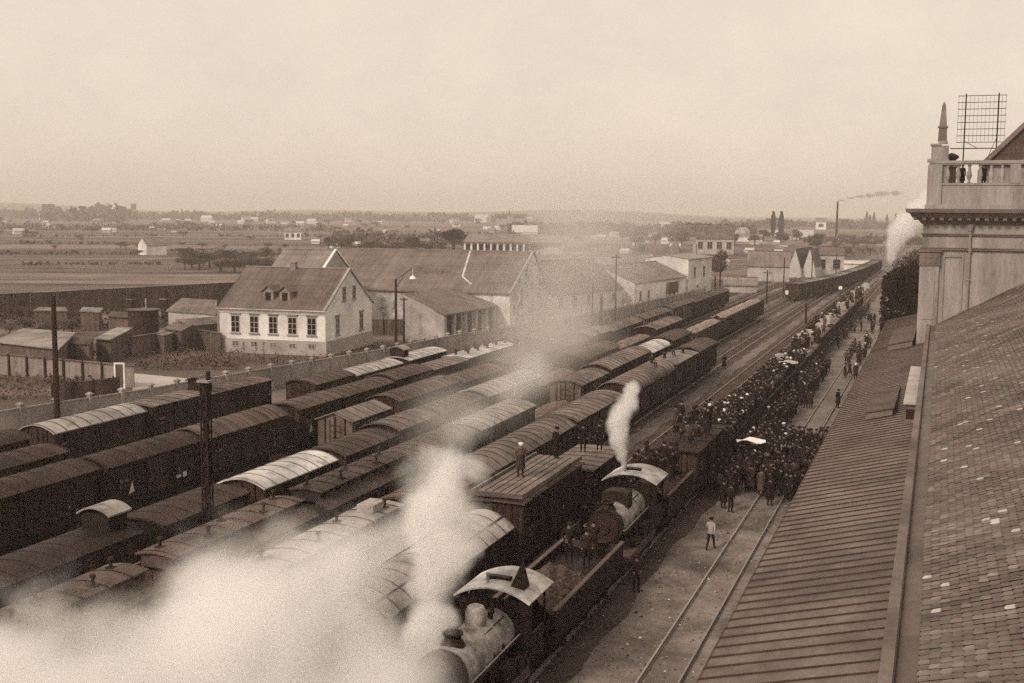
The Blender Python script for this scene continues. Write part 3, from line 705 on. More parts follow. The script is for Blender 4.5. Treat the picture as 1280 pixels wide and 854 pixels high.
# fourth row
box_wagon('C', 30.4, 39.7, 'dark box wagon with long brown roof and pale roofed brake cabin at its rear', roof='dark', hut='far', rise=.26)
box_wagon('C', 41.1, 47.9, 'dark box wagon with brown roof crossed by the lattice mast', roof='dark', rise=.24)
box_wagon('C', 49.2, 56.7, 'dark box wagon with bright white arched roof with thin cross seams', roof='white', rise=.5)
box_wagon('C', 57.7, 64.3, 'dark box wagon with brown roof directly behind the bright white arched roof', roof='mid')
box_wagon('C', 64.8, 70.7, 'short box wagon with smooth pale brown roof in front of the pale boarded wagon', roof='grey', bod='mid')
CL = ['wagon roof dim in the drifting steam beside the fourth row gap', 'wagon with twin pale roof strips showing through steam', 'low open wagon with heaped grey load in smoke below the standing pair of men', 'smoke veiled wagon left of the white double roof', 'faded open wagon with heaped load behind the white double roof', 'farthest faded wagon of the middle yard']
for k, (a, b_, rf) in enumerate([(71.6, 79, 'mid'), (80, 92, 'light'), (93, 104, 'grey'), (105, 118, 'mid'), (119, 134, 'grey'), (135, 150, 'grey')]):
    if k in (2, 4): open_wagon(a, b_, CL[k], side=2.3 if k == 2 else 2.7, row='C', bod='grey', load=('grey_crates', .15, 1.8))
    else: box_wagon('C', a, b_, CL[k], roof=rf, bod='grey')
# fifth row: coaches, then vans
coach('D', 25.5, 35.1, 'passenger coach in the lower left corner, its roof vents fading into white steam', roof='mid', vents=5)
coach('D', 36.0, 46.4, 'passenger coach beside the lattice mast with a row of roof vents, half in steam', roof='mid', vents=5)
coach('D', 47.4, 57.1, 'passenger coach with raised roof deck behind the white arched wagon', roof='mid', vents=5)
box_wagon('D', 57.4, 66.4, 'box wagon with dark brown arched roof just left of the thick steam plume', roof='mid', bod='mid')
DL = ['van roof with long pale strip along it, right of the steam puff', 'low open wagon of brown load in the smoke beside the long speckled roof', 'grey planked van standing end on behind the pale littered roof', 'arched grey van roof behind the grey planked van', 'van with bright white double roof', 'dark roofed van next behind the bright white double roof']
for k, (a, b_, rf, bd) in enumerate([(67.2, 77.6, 'light', 'grey'), (78.4, 88, 'grey', 'grey'), (88.8, 97, 'grey', 'pale'), (97.6, 112.6, 'grey', 'mid'), (113.4, 122.2, 'white', 'mid'), (123, 133, 'mid', 'mid')]):
    if k == 1: open_wagon(a, b_, DL[k], side=1.9, row='D', bod=bd, load=('brown_sacks', .13, 1.7))
    else: box_wagon('D', a, b_, DL[k], roof=rf, bod=bd)
open_wagon(136, 154.6, 'tall sided wagon heaped with pale load in the middle of the yard, nearer one', side=3.0, row='D', bod='mid', load=('pale_bales', .2, 2.0))
open_wagon(156, 192, 'long tall sided wagon heaped with pale load, white disc on its end', side=3.2, row='D', bod='dark', load=('pale_sacks', .17, 2.2), end_disc=True)
# sixth row
coach('E', 35.6, 47.4, 'pale roofed coach with a box on its roof beside the ground steam', roof='light', vents=4, box=True, bod='grey')
box_wagon('E', 48.3, 55.6, 'wagon behind the thick steam plume, only its roof corner showing', roof='mid', bod='mid')
box_wagon('E', 56.4, 72.2, 'long van with speckled arched roof behind the man in the grey coat', roof='grey', bod='mid', rise=.5)
box_wagon('E', 72.8, 84.8, 'van with grey arched roof and boarded side just left of the thin steam jet', roof='grey', bod='mid', rise=.35)
box_wagon('E', 87.0, 102.5, 'grey ribbed van with rounded roof right of the thin steam jet', style='round', rise=.75, roof='grey', bod='grey', eave=3.1)
box_wagon('E', 103.4, 113.6, 'brown van with pale flat roof and a stovepipe on top', style='flat', rise=.2, roof='light', bod='mid', vents=2, eave=3.5)
box_wagon('E', 114.3, 124, 'short dark van with brown roof at the head of the open gravel', roof='mid', bod='dark')
# seventh row
box_wagon('F', 30.5, 47.5, 'coach with smooth pale arched roof and dark rain strip, running down into the steam', roof='light', bod='dark', eave=3.0, rise=.7, stripe=True, cat='coach', name='arched_coach')
# tall flat roofed van that people stand on
t = box_wagon('F', 48.9, 58.3, 'tall dark flat roofed van with raised planked deck under the man in grey coat', style='flat', rise=.04, roof='mid', eave=3.95, bod='dark', name='tall_van')
b = MB()
for x in (-1.3, 1.22): b.box(x, 0, 3.98, x+.1, 9.4, 4.2)
b.box(-1.2, 0, 3.98, 1.22, .1, 4.2)
for k in range(6): b.box(-1.1+k*.38, .1, 4.03, -.8+k*.38, 9.35, 4.07)
b.build('roof_deck', ROOF['grey'], t)
box_wagon('F', 60.1, 66.8, 'low flat roofed van with a pale roof on which dark-clothed men stand', style='flat', rise=.06, roof='grey', eave=3.15, bod='dark')

# ---------------------------------------------------------------- locomotives
LOCO = mat('locomotive_paint', .02, var=.4, scale=1.5, rough=.6, stain=.3); CABR = mat('cab_roof_sheet', .62, var=.3, scale=1.6, stain=.5, objvar=.05)
BOIL = mat('boiler_cladding', .4, var=.45, scale=2.2, rough=.45, stain=.5, objvar=.1)
COALM = mat('coal', .07, var=.6, scale=5, bump=1.0, bscale=9, rough=.6)
def locomotive(Y, label, wide_dome):
    """faces -y; y = 0 is the cab front"""
    t = thing('steam_locomotive', label, 'locomotive', (ROW['G'], Y, 0)); zc = 2.55; r = .82
    bo = MB(); bo.cyl((0, .02, zc), (0, -4.25, zc), r, n=28)
    for y in (-.4, -1.3, -2.2, -3.1, -4.15): bo.cyl((0, y, zc), (0, y-.07, zc), r+.015, n=28)
    bl = bo.build('boiler', BOIL, t, True)
    if wide_dome:
        b = MB(); pr = [(-.66, zc+.45), (.66, zc+.45), (.66, zc+1.02), (.6, zc+1.2), (.3, zc+1.32), (-.3, zc+1.32), (-.6, zc+1.2), (-.66, zc+1.02)]; b.ext(pr, -2.85, -2.05); b.build('dome', LOCO, bl)
    else:
        MB().lathe([(.36, 0), (.36, .45), (.28, .62), (.1, .7)], (0, -1.6, zc+r-.06), 16).build('dome', BOIL, bl, True)
    MB().lathe([(.09, 0), (.09, .28), (.06, .34)], (.15, -.5, zc+r-.03), 8).build('safety_valve', IRON, bl, True)
    b = MB(); b.cyl((0, -4.25, zc), (0, -4.7, zc), r+.03, n=28); b.box(-.6, -4.6, 1.3, .6, -3.7, zc-.4); sb = b.build('smokebox', LOCO, t, True)
    b = MB(); b.cyl((0, -4.7, zc), (0, -4.76, zc), r-.12, n=24); b.cyl((0, -4.76, zc), (0, -4.83, zc), .3, n=16); b.obox((-.25, -4.85, zc), (.25, -4.85, zc), .05, .05); b.build('smokebox_door', IRON, sb)
    h = .3 if wide_dome else .34; yc = -4.15 if wide_dome else -3.55
    b = MB(); b.lathe([(.42, -.08), (.3, .1), (.26, h-.1), (.34, h-.06), (.34, h), (.26, h), (.24, h-.3)], (0, yc, zc+r), 18); b.build('chimney', LOCO, sb, True)
    b = MB(); b.box(-1.35, -5.1, 1.35, 1.35, .0, 1.43); b.box(-1.37, -5.1, 1.2, -1.3, .0, 1.35); b.box(1.3, -5.1, 1.2, 1.37, .0, 1.35); b.build('running_board', mat('running_plate', .1, var=.3), t)
    b = MB(); b.box(-.55, -5.0, .75, .55, 2.6, 1.3); b.build('frame', IRON, t)
    MB().box(-1.3, -5.35, .75, 1.3, -5.1, 1.3).build('buffer_beam', mat('buffer_beam_paint', .06), t)
    bf = cached('buffer', lambda: None)
    for x in (-.875, .875): obj('buffer', bf, t, (x, -5.35, 1.0))
    wm = cached('drivewheel', lambda: (lambda b: (b.cyl((-.06, 0, 0), (.06, 0, 0), .6, n=24), b.cyl((-.08, 0, 0), (-.06, 0, 0), .64, n=24), b.cyl((.06, 0, 0), (.12, 0, 0), .16, n=10), b.box(.06, -.3, -.45, .08, .3, -.2), b.data('driving_wheel', [IRON]))[-1])(MB()))
    for y in (-3.9, -2.3, -.7, 1.2):
        for s in (-1, 1): obj('driving_wheel', wm, t, (s*.76, y, .77), 0 if s > 0 else math.pi)
    for s in (-1, 1):
        MB().cyl((s*1.05, -4.75, .95), (s*1.05, -3.75, .95), .3, n=14).cyl((s*1.05, -3.75, .95), (s*1.05, -2.6, .95), .05, n=6).build('cylinder', LOCO, t, True)
        MB().obox((s*.95, -2.9, .72), (s*.95, 1.2, .72), .06, .12).build('coupling_rod', RAIL, t)
    b = MB()   # cab
    for s in (-1, 1):
        b.box(s*1.2, .0, 1.43, s*1.26, .5, 3.55); b.box(s*1.2, .5, 1.43, s*1.26, 1.9, 2.4); b.box(s*1.2, 1.9, 2.4, s*1.26, 2.0, 3.55)
    b.box(-1.2, .0, 1.43, 1.2, .06, 3.2); b.box(-1.2, .0, 3.2, 1.2, .06, 3.7); b.box(-1.2, .0, 1.3, 1.2, 2.2, 1.43); b.build('cab', LOCO, t)
    for s in (-1, 1): MB().cyl((s*.92, -.004, 3.1), (s*.92, -.02, 3.1), .19, n=16).build('cab_window', GLASS, t)
    b = MB(); top = arch(1.42, 3.72, .42, 14); bot = [(x*.985, z-.05) for x, z in top][::-1]; b.ext(top+bot, -.2, 2.45); cr = b.build('cab_roof', CABR, t, True)
    b = MB(); b.box(-.55, .75, 4.08, .35, 1.0, 4.24); b.build('roof_hatch', LOCO, cr)
    b = MB(); b.cyl((-.35, .4, 4.05), (-.35, .4, 4.38), .05, n=8); b.cyl((-.35, .4, 4.38), (-.35, .4, 4.46), .08, n=8); b.build('whistle', RAIL, cr)
    if not wide_dome:
        b = MB(); b.mesh([(.5, .3, 4.03), (1.0, .45, 3.98), (1.0, 1.0, 3.98), (.5, 1.1, 4.03), (.8, .85, 4.95)], [(0, 1, 4), (1, 2, 4), (2, 3, 4), (3, 0, 4)]); b.build('roof_cowl', LOCO, cr)
    b = MB(); b.cyl((1.0, -4.6, 2.5), (1.0, 0, 2.55), .025, n=6); b.cyl((-1.0, -4.6, 2.5), (-1.0, 0, 2.55), .025, n=6)
    for y in (-4.6, -3, -1.5): b.obox((.8, y, 2.5), (1.0, y, 2.5), .03, .03); b.obox((-.8, y, 2.5), (-1.0, y, 2.5), .03, .03)
    b.build('handrail', RAIL, t)
    def pipe(*a): MB().cyl(*a, n=6).build('pipe', IRON, t)
    for s in (-1, 1):
        pipe((s*.88, -4.3, 2.2), (s*.9, -.1, 2.35), .035); pipe((s*.6, -3.2, 3.1), (s*.95, -3.2, 1.5), .04); pipe((s*.84, -1.2, 2.6), (s*1.05, -1.2, 1.45), .05); pipe((s*.84, -2.0, 2.6), (s*1.0, -2.2, 1.45), .03)
        MB().box(s*1.0, -3.6, 1.43, s*1.3, -2.7, 1.75).build('sand_box', LOCO, t); MB().box(s*.95, -.9, 1.43, s*1.3, -.15, 2.0).build('tool_box', LOCO, t)
        b = MB()
        for k in range(9): b.cyl((s*1.262, .1+k*.23, 1.5), (s*1.272, .1+k*.23, 1.5), .03, n=5)
        b.build('rivet_row', IRON, t)
    MB().cyl((-.2, -.25, zc+.75), (-.2, -.25, zc+1.15), .06, n=8).build('vent_pipe', IRON, bl); MB().cyl((.25, -.9, zc+.75), (.25, -.9, zc+1.0), .1, n=8).build('inspection_cap', IRON, bl); MB().cyl((.5, -2.9, zc+.6), (.5, -.3, zc+.66), .03, n=5).build('pipe', IRON, bl)
    b = MB(); b.box(.75, -2.0, 1.43, 1.25, -1.0, 2.1); b.cyl((.95, -2.6, 1.43), (.95, -2.6, 2.2), .14, n=10); b.build('air_pump', LOCO, t)
    MB().lathe([(.14, 0), (.17, .05), (.17, .32), (.08, .42)], (0, -5.22, 1.3), 10).build('headlamp', mat('lamp_body', .3), t)
    return t
def tender(Y, L, label, rim, coal=None):
    t = thing('tender', label, 'tender', (ROW['G'], Y, 0)); underframe(t, L, (L*.2, L*.5, L*.8)); w = 1.32
    b = MB(); b.box(-w, .1, 1.1, w, L-.1, 2.0, 0)
    for s in (-1, 1): b.box(s*(w-.05), .1, 2.0, s*w, L-.1, 2.4, 0)
    b.box(-w+.05, L-1.2, 2.0, w-.05, L-.12, 2.3, 0); b.build('tank', LOCO, t)
    b = MB()
    for s in (-1, 1): b.box(s*(w-.12), .1, 2.4, s*(w+.06), L-.1, 2.46, 0)
    b.build('rim', mat('worn_rim', rim), t)
    r = random.Random(int(Y)); b = MB(); nx, ny = 24, 40
    V = [(-1.2+2.4*i/nx, .2+((coal or L)-1.5)*j/ny, 2.1+.85*math.sin(math.pi*(i+.0)/nx)*min(1, (ny-j)/12+.2)*(.92+.1*math.sin(i*.9+j*.4))+r.uniform(0, .13)) for j in range(ny+1) for i in range(nx+1)]
    b.mesh(V, [(j*(nx+1)+i, j*(nx+1)+i+1, (j+1)*(nx+1)+i+1, (j+1)*(nx+1)+i) for j in range(ny) for i in range(nx)]); b.build('coal', COALM, t)
    b = MB(); b.cyl((.5, L-.6, 2.3), (.5, L-.6, 2.5), .28, n=12); b.build('filler_cap', LOCO, t)
    return t
locomotive(36.45, 'leading steam locomotive under the big white plume with pale arched cab roof and dark cowl', False)
tender(39.3, 10.0, 'long dark tender heaped with coal behind the leading locomotive', .12, 6.6)
locomotive(55.4, 'second steam locomotive with light boiler, broad saddle dome and bright cab roof', True)
tender(58.3, 6.6, 'tender of the second locomotive with pale worn top rim', .35)
# the long crowded train behind them
TL_ = ['dark van with people sitting on its flat roof right behind the second tender', 'open wagon packed with people behind the van with roof riders', 'open wagon under the dense middle of the crowded train', 'open wagon under the pale held-up cloth in the crowded train', 'open wagon halfway along the dense crowd', 'open wagon of the crowded train beside the two empty tracks', 'wagon of the crowded train near the lone dark post', 'loaded wagon of the crowded train with bright bundles', 'far loaded wagon of the crowded train', 'farther loaded wagon of the crowded train', 'last wagons of the crowded train, nearer one', 'last wagon of the crowded train before the tree']
y = 65.7; YW = []
for k, lab in enumerate(TL_):
    L = 9.2 if k < 6 else 14.5
    if k == 0: box_wagon('G', y, y+L, lab, style='flat', rise=.05, eave=3.45, roof='dark', bod='dark')
    else: open_wagon(y, y+L, lab, side=1.95 if k < 7 else 2.6, load=None if k < 6 else ('pale_goods', .16, 2.4))
    YW.append((y, y+L, k)); y += L+.9
# the far train curving in from the right
pts = [at(989, 377), at(1040, 364.5), at(1072, 352), at(1097, 339)]
for k in range(3):
    p, q = pts[k], pts[k+1]; n = [4, 5, 5][k]
    for i in range(n):
        a = p.lerp(q, i/n); c = p.lerp(q, (i+1)/n-.008); L = (c-a).length; ang = math.atan2(c.y-a.y, c.x-a.x)-math.pi/2
        lab = 'dark van in the long curved train arriving beyond the open gravel'
        if k == 0 and i == 0: lab = 'front van of the curved train beyond the open gravel, white lamp on its end'
        v = box_wagon('G', 0, round(L, 1), lab, style='flat', rise=.12, roof='light' if (k+i) % 3 else 'grey', eave=3.6, bod='mid', loc=(a.x, a.y, 0), rz=ang, group='vans of the curved train' )
        if k == 0 and i == 0:
            MB().cyl((-.9, -.15, 1.6), (-.9, -.02, 1.6), .3, .34, n=12).cyl((-.9, -.12, 1.9), (-.9, -.05, 1.9), .34, n=12).build('marker_lamp', mat('white_disc', .8), v)
# ================================================================ houses
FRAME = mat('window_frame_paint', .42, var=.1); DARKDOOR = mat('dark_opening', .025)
def win(parent, p, n, w, h, sill=True, frame=FRAME, hood=False, mull=True):
    """window on a wall: p centre (parent space), n outward normal (x, y)"""
    n = Vector((n[0], n[1], 0)).normalized(); a = Vector((0, 0, 1)).cross(n)
    M = Matrix((( a.x, n.x, 0, p[0]), (a.y, n.y, 0, p[1]), (0, 0, 1, p[2]), (0, 0, 0, 1)))
    def f():
        b = MB(); t = .09
        b.box(-w/2-t, 0, -h/2-t, -w/2, .05, h/2+t); b.box(w/2, 0, -h/2-t, w/2+t, .05, h/2+t)
        b.box(-w/2, 0, h/2, w/2, .05, h/2+t); b.box(-w/2, 0, -h/2-t, w/2, .05, -h/2)
        if mull: b.box(-.035, .012, -h/2, .035, .04, h/2); b.box(-w/2, .012, h*.12, w/2, .04, h*.12+.06); b.box(-w/2, .012, -h*.2, w/2, .035, -h*.2+.045)
        return b.data('window', [frame])
    o = obj('window', cached(('win', round(w, 2), round(h, 2), frame.name, mull), f), parent); o.matrix_local = M
    pn = cached(('pane', round(w, 2), round(h, 2)), lambda: MB().box(-w/2, .004, -h/2, w/2, .01, h/2).data('pane', [GLASS])); obj('pane', pn, o)
    if sill: obj('sill', cached(('sill', round(w, 2), round(h, 2)), lambda: MB().box(-w/2-.2, 0, -h/2-.24, w/2+.2, .16, -h/2-.1).data('sill', [CONC])), o)
    if hood: obj('hood', cached(('hood', round(w, 2), round(h, 2)), lambda: MB().box(-w/2-.22, 0, h/2+.28, w/2+.22, .18, h/2+.42).box(-w/2-.12, 0, h/2+.1, w/2+.12, .04, h/2+.28).data('hood', [CONC])), o)
    return o
def gable_house(name, label, cat, x, y, rz, L, D, eave, ridge, wall=PLASTER, roof=TILE, over=.35, ridge_at=.5, wins=(), chim=(), group=None, base=None, rear_eave=None, coping=None, rakeover=.15):
    """ridge along local x; front face at local y = 0; wins: (face, s, z, w, h, hood)"""
    t = thing(name, label, cat, (x, y, 0), rz, group); re = eave if rear_eave is None else rear_eave; yr = D*ridge_at
    prof = [(0, 0), (D, 0), (D, re), (yr, ridge), (0, eave)]
    b = MB(); n = len(prof); v = [(0, q, z) for q, z in prof]+[(L, q, z) for q, z in prof]
    b.mesh(v, [(i, n+i, n+(i+1) % n, (i+1) % n) for i in range(n) if i not in (2, 3)]+[tuple(range(n)), tuple(range(n, 2*n))[::-1]]); b.build('wall', wall, t)
    b = MB(); sf = (ridge-eave)/yr; sb = (ridge-re)/(D-yr); k = rakeover; th = .14
    top = [(-over, eave-over*sf), (yr, ridge), (D+over, re-over*sb)]
    v = [(-k, q, z+.02) for q, z in top]+[(L+k, q, z+.02) for q, z in top]+[(-k, q, z+th) for q, z in top]+[(L+k, q, z+th) for q, z in top]
    b.mesh(v, [(6, 9, 10, 7), (7, 10, 11, 8), (0, 1, 4, 3), (1, 2, 5, 4), (0, 3, 9, 6), (2, 8, 11, 5), (0, 6, 7, 1), (1, 7, 8, 2), (3, 4, 10, 9), (4, 5, 11, 10)])
    rf = b.build('roof', roof, t)
    b = MB(); b.obox((-k, yr, ridge+th+.03), (L+k, yr, ridge+th+.03), .3, .12); b.build('ridge_cap', CONC if coping else roof, rf)
    if coping:
        b = MB()
        for xx in (L+.02,): b.obox((xx, -over, eave-over*sf+.14), (xx, yr, ridge+.16), .32, .22); b.obox((xx, yr, ridge+.16), (xx, D+over, re-over*sb+.14), .32, .22)
        b.build('coping', coping, rf)
    if base: MB().box(-.06, -.06, 0, L+.06, D+.06, base).build('plinth', mat('plinth_plaster', .36, var=.2, scale=.5, stain=.3), t)
    for (face, s, z, w, h, *hd) in wins:
        P = {'f': ((s, -.002 if z > (base or 0) else -.064, z), (0, -1)), 'r': ((L+.002, s, z), (1, 0))}[face]
        win(t, P[0], P[1], w, h, hood=bool(hd and hd[0]), sill=h > .7)
    for (cx, cy, h) in chim:
        c = MB(); zb = eave+(cy/yr)*(ridge-eave) if cy < yr else ridge-(cy-yr)*sb
        c.box(cx-.35, cy-.35, zb-.4, cx+.35, cy+.35, zb+h); c.box(cx-.42, cy-.42, zb+h, cx+.42, cy+.42, zb+h+.15); c.build('chimney', PLASTER2, rf)
    return t
HROOF = mat('house_roof_tile', .17, var=.2, scale=.4, boards=('X', .26, .14), axis2=('Z', .17, .1), gap=.4, stain=.3)
wl = []
for k in range(5): wl.append(('f', 1.6+k*2.62 if k < 4 else 11.6, 3.55, 1.0, 1.85, True))
wl = [('f', 2.15+k*2.5, 3.5, 1.0, 1.9, True) for k in range(5)]
wl += [('f', 2.15+k*2.5, 1.15, .75, .45) for k in range(5)]
wl += [('r', 3.4, 3.3, .95, 1.9, True), ('r', 10.6, 3.3, .95, 1.9, True), ('r', 5.4, 7.1, .8, 1.5), ('r', 8.4, 7.1, .8, 1.5)]
ang = math.atan2(119.58-118.51, -67.25+81.1)
h1 = gable_house('white_house', 'white plastered house with five hooded front windows and a double dormer behind the fence', 'house', -81.1, 118.51, ang, 13.9, 14.1, 5.45, 9.9, wall=PLASTER, roof=HROOF, wins=wl, base=1.75, coping=PLASTER2, chim=((6.5, 6.9, .8),))
b = MB(); b.cyl((14.0, -.12, .2), (14.0, -.12, 5.1), .07, n=8); b.cyl((-.1, -.12, .2), (-.1, -.12, 5.1), .07, n=8); b.cyl((-.2, -.42, 5.32), (14.1, -.42, 5.32), .09, n=8); b.build('gutter', PLASTER2, h1)
MB().box(-.1, -.2, 5.0, 14.0, -.06, 5.25).box(-.1, -.1, 4.85, 14.0, -.05, 5.0).build('cornice', PLASTER, h1)
d = MB()
for x in (5.9, 8.1):
    d.mesh([(x-.7, 1.2, 6.2), (x+.7, 1.2, 6.2), (x+.7, 1.2, 7.35), (x, 1.2, 7.95), (x-.7, 1.2, 7.35), (x-.7, 3.2, 6.2), (x+.7, 3.2, 6.2), (x+.7, 3.2, 7.35), (x, 3.9, 7.95), (x-.7, 3.2, 7.35)],
           [(4, 3, 2, 1, 0)[::-1], (1, 6, 7, 2), (5, 0, 4, 9)])
dm = d.build('dormer', mat('dormer_boards', .24, var=.3, scale=1.2, stain=.3), h1)
d = MB()
for x in (5.9, 8.1):
    for s in (-1, 1): d.mesh([(x, 1.0, 8.05), (x+s*.9, 1.0, 7.3), (x+s*.9, 4.0, 7.3), (x, 4.4, 8.05), (x, 1.0, 8.13), (x+s*.9, 1.0, 7.38), (x+s*.9, 4.0, 7.38), (x, 4.4, 8.13)], [(4, 5, 6, 7), (0, 3, 2, 1), (0, 1, 5, 4)])
d.build('dormer_roof', HROOF, dm)
d = MB()
for x in (5.9, 8.1): d.box(x-.35, 1.17, 6.3, x+.35, 1.196, 7.3)
d.build('shutter', DARKDOOR, dm)
# second house hidden behind, its gable parapet showing
gable_house('gabled_house', 'higher roofed house behind the white house showing only its pale gable edge', 'house', -88.5, 134.6, ang, 8, 26, 3.6, 11.4, wall=PLASTER2, roof=TILE_L, coping=PLASTER, wins=(('r', 14, 7.2, .9, 1.3),))
# big barn
bx, by = -58.6, 158.6
ba = R(3.5); BL = 33
barn = gable_house('barn', 'huge tiled barn with pale plastered end wall and small windows', 'barn', bx-BL*math.cos(ba), by-BL*math.sin(ba), ba, BL, 18, 5.3, 10.9, wall=mat('peeling_plaster', .74, var=.3, scale=.5, stain=.5, patches=(.55, .6)), roof=TILE, ridge_at=.68, rear_eave=7, coping=PLASTER2,
    wins=(('r', 6.1, 4.2, 1.0, 2.6), ('r', 2.0, 3.1, .8, .8), ('r', 6.2, 1.4, .7, .6), ('r', 10.5, 1.6, .7, .6), ('r', 8.5, 8.2, .6, .9)))
b = MB(); b.obox((BL-8.8, 4.2, 7.35), (BL-10.3, 12.2, 10.97), .3, .12); b.obox((BL-8.8, 4.2, 7.35), (BL-6.6, 2.0, 6.33), .3, .12); b.build('valley_flashing', mat('zinc_flashing', .6), barn)
# lean-to wing facing the tracks
lt = thing('lean_to', 'low lean-to shed with sloping tiled roof and dark open bays against the barn', 'shed', (-60.5, 139, 0))
b = MB(); b.mesh([(.25, -.3, 3.55), (.25, 19, 3.4), (-6.6, 22, 5.6), (-6.6, 1.5, 6.0), (.25, -.3, 3.7), (.25, 19, 3.55), (-6.6, 22, 5.75), (-6.6, 1.5, 6.15)], [(4, 5, 6, 7), (3, 2, 1, 0), (0, 1, 5, 4), (3, 0, 4, 7)]); b.build('roof', TILE_L, lt)
b = MB(); b.mesh([(0, 0, 0), (-6.6, 1.5, 0), (-6.6, 1.5, 5.95), (0, 0, 3.5)], [(0, 3, 2, 1)]); b.box(-6.4, 1.6, 0, -.4, 18.6, 3.2)
for y in (0, 3.2, 7.2, 11.0, 15.0, 18.2): b.box(-.4, y, 0, 0, y+.8, 3.42)
b.build('wall', PLASTER2, lt)
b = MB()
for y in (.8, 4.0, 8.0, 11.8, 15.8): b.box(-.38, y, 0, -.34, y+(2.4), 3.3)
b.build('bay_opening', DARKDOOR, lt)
# small board shed in front of the lean-to
q = at(530, 418); sh = thing('board_fence', 'short dark board fence between the lamp post and the lean-to shed', 'fence', (q.x-4, q.y-3, 0), R(25))
b = MB(); b.box(-4, 0, 0, 6, .08, 2.2); b.build('panel', WOOD, sh)
for x in (-4, -.7, 2.6, 5.9): MB().box(x-.08, -.08, 0, x+.08, 0, 2.4).build('post', IRON, sh)
# low long building right of the barn
def side_house(name, label, cat, x0, y0, x1, y1, depth, eave, ridge, **k):
    """front face runs from (x0, y0) to (x1, y1); the building lies to its left"""
    return gable_house(name, label, cat, x0, y0, math.atan2(y1-y0, x1-x0), math.hypot(x1-x0, y1-y0), depth, eave, ridge, **k)
side_house('long_house', 'long low house with grey tiled roof and small windows right of the barn end', 'house', -57.3, 174, -51.9, 197, 12, 4.2, 9.0, wall=PLASTER, roof=TILE_L, wins=[('f', 3+k*4.4, 2.9, .9, 1.2) for k in range(5)])
side_house('storehouse', 'long pale storehouse with grey roof and wide dark gateway behind the grey boarded wagons', 'storehouse', -50.2, 199, -46.6, 226, 13, 4.9, 7.6, wall=PLASTER, roof=TILE_L, wins=[('f', 3, 2.6, .8, 1.3), ('f', 7, 2.6, .8, 1.3), ('f', 22, 2.6, .8, 1.2)])
g = thing('gateway', 'dark boarded gateway in the wall of the pale storehouse', 'gate', (-47.9, 215.2, 0), math.atan2(27, 3.6)); MB().box(0, -.14, 0, 5.5, -.06, 4.2).build('leaf', WOOD, g); MB().box(-.2, -.2, 0, 0, -.05, 4.4).box(5.5, -.2, 0, 5.7, -.05, 4.4).build('frame', PLASTER2, g)
g['category'] = 'gate'
side_house('tower_house', 'taller white block with flat pale cap at the end of the storehouse', 'house', -46.4, 227, -44.6, 242, 9, 8.2, 8.9, wall=PLASTER, roof=mat('flat_roof', .3), wins=[('f', 4, 5.6, .9, 1.8), ('f', 10, 5.6, .9, 1.8), ('f', 6, 2.4, 1.0, .9)], chim=((13, 3, 2.2),))
# ---- farther buildings, placed where their feet stand on the plain
def far_house(u, v, wpx, epx, rpx, name, label, cat='house', rot=0, depth=.8, wall=PLASTER, roof=TILE_L, nwin=0, group=None, wh=(.9, 1.4), minw=4):
    p = at(u, v); d = math.hypot(p.x, p.y); k = d/FPX; L = max(minw, wpx*k); e = epx*k; r = max(e+.4, rpx*k)
    a = math.atan2(p.y, p.x)-math.pi/2+rot; D = L*depth
    ox, oy = p.x-math.cos(a)*L/2, p.y-math.sin(a)*L/2
    wn = [('f', (i+.5)*L/nwin, e*.55, min(wh[0]*k*9, L/nwin*.5), e*.42) for i in range(nwin)]
    return gable_house(name, label, cat, ox, oy, a, L, D, e, r, wall=wall, roof=roof, wins=wn, group=group)
far_house(788, 352, 46, 24, 33, 'town_house', 'pale two-windowed town house half hidden in smoke above the long low house', roof=TILE_L, nwin=3)
far_house(745, 350, 40, 16, 28, 'town_house', 'hazy grey roofed town house just right of the barn apex', wall=PLASTER2)
q = far_house(838, 338, 62, 14, 16, 'town_house', 'low pale hazy house carrying the pyramid roof', wall=PLASTER)
p = at(838, 336); k = math.hypot(p.x, p.y)/FPX
b = MB(); w = 11*k; b.mesh([(-w, -w, 14*k), (w, -w, 14*k), (w, w, 14*k), (-w, w, 14*k), (0, 0, 37*k)], [(0, 1, 4), (1, 2, 4), (2, 3, 4), (3, 0, 4), (3, 2, 1, 0)]); b.box(-w*.9, -w*.9, 0, w*.9, w*.9, 14*k)
pt = b.build('pyramid_tower', TILE_L); pt.location = (p.x, p.y+6, 0); tag(pt, 'pale pyramid roofed tower rising through the smoke', 'tower')
far_house(893, 318, 46, 20, 36, 'hall', 'large hall with broad dark roof and pale windowed wall near the poplars', cat='hall', nwin=4, wall=PLASTER2, roof=HROOF, depth=.5)
q = far_house(934, 302, 36, 6, 9, 'long_wall_house', 'long pale wall building right of the large dark roofed hall', depth=.25)
p = at(925, 299); k = math.hypot(p.x, p.y)/FPX*.75
b = MB(); b.ext([(9*k*math.cos(math.pi*i/12), 8*k+11*k*math.sin(math.pi*i/12)) for i in range(13)]+[(-9*k, 0), (9*k, 0)], 0, 20); ag = b.build('arched_gable_house', PLASTER2); ag.location = (p.x, p.y, 0); tag(ag, 'pale round-topped gable front between the dark hall roof and the poplars', 'house')
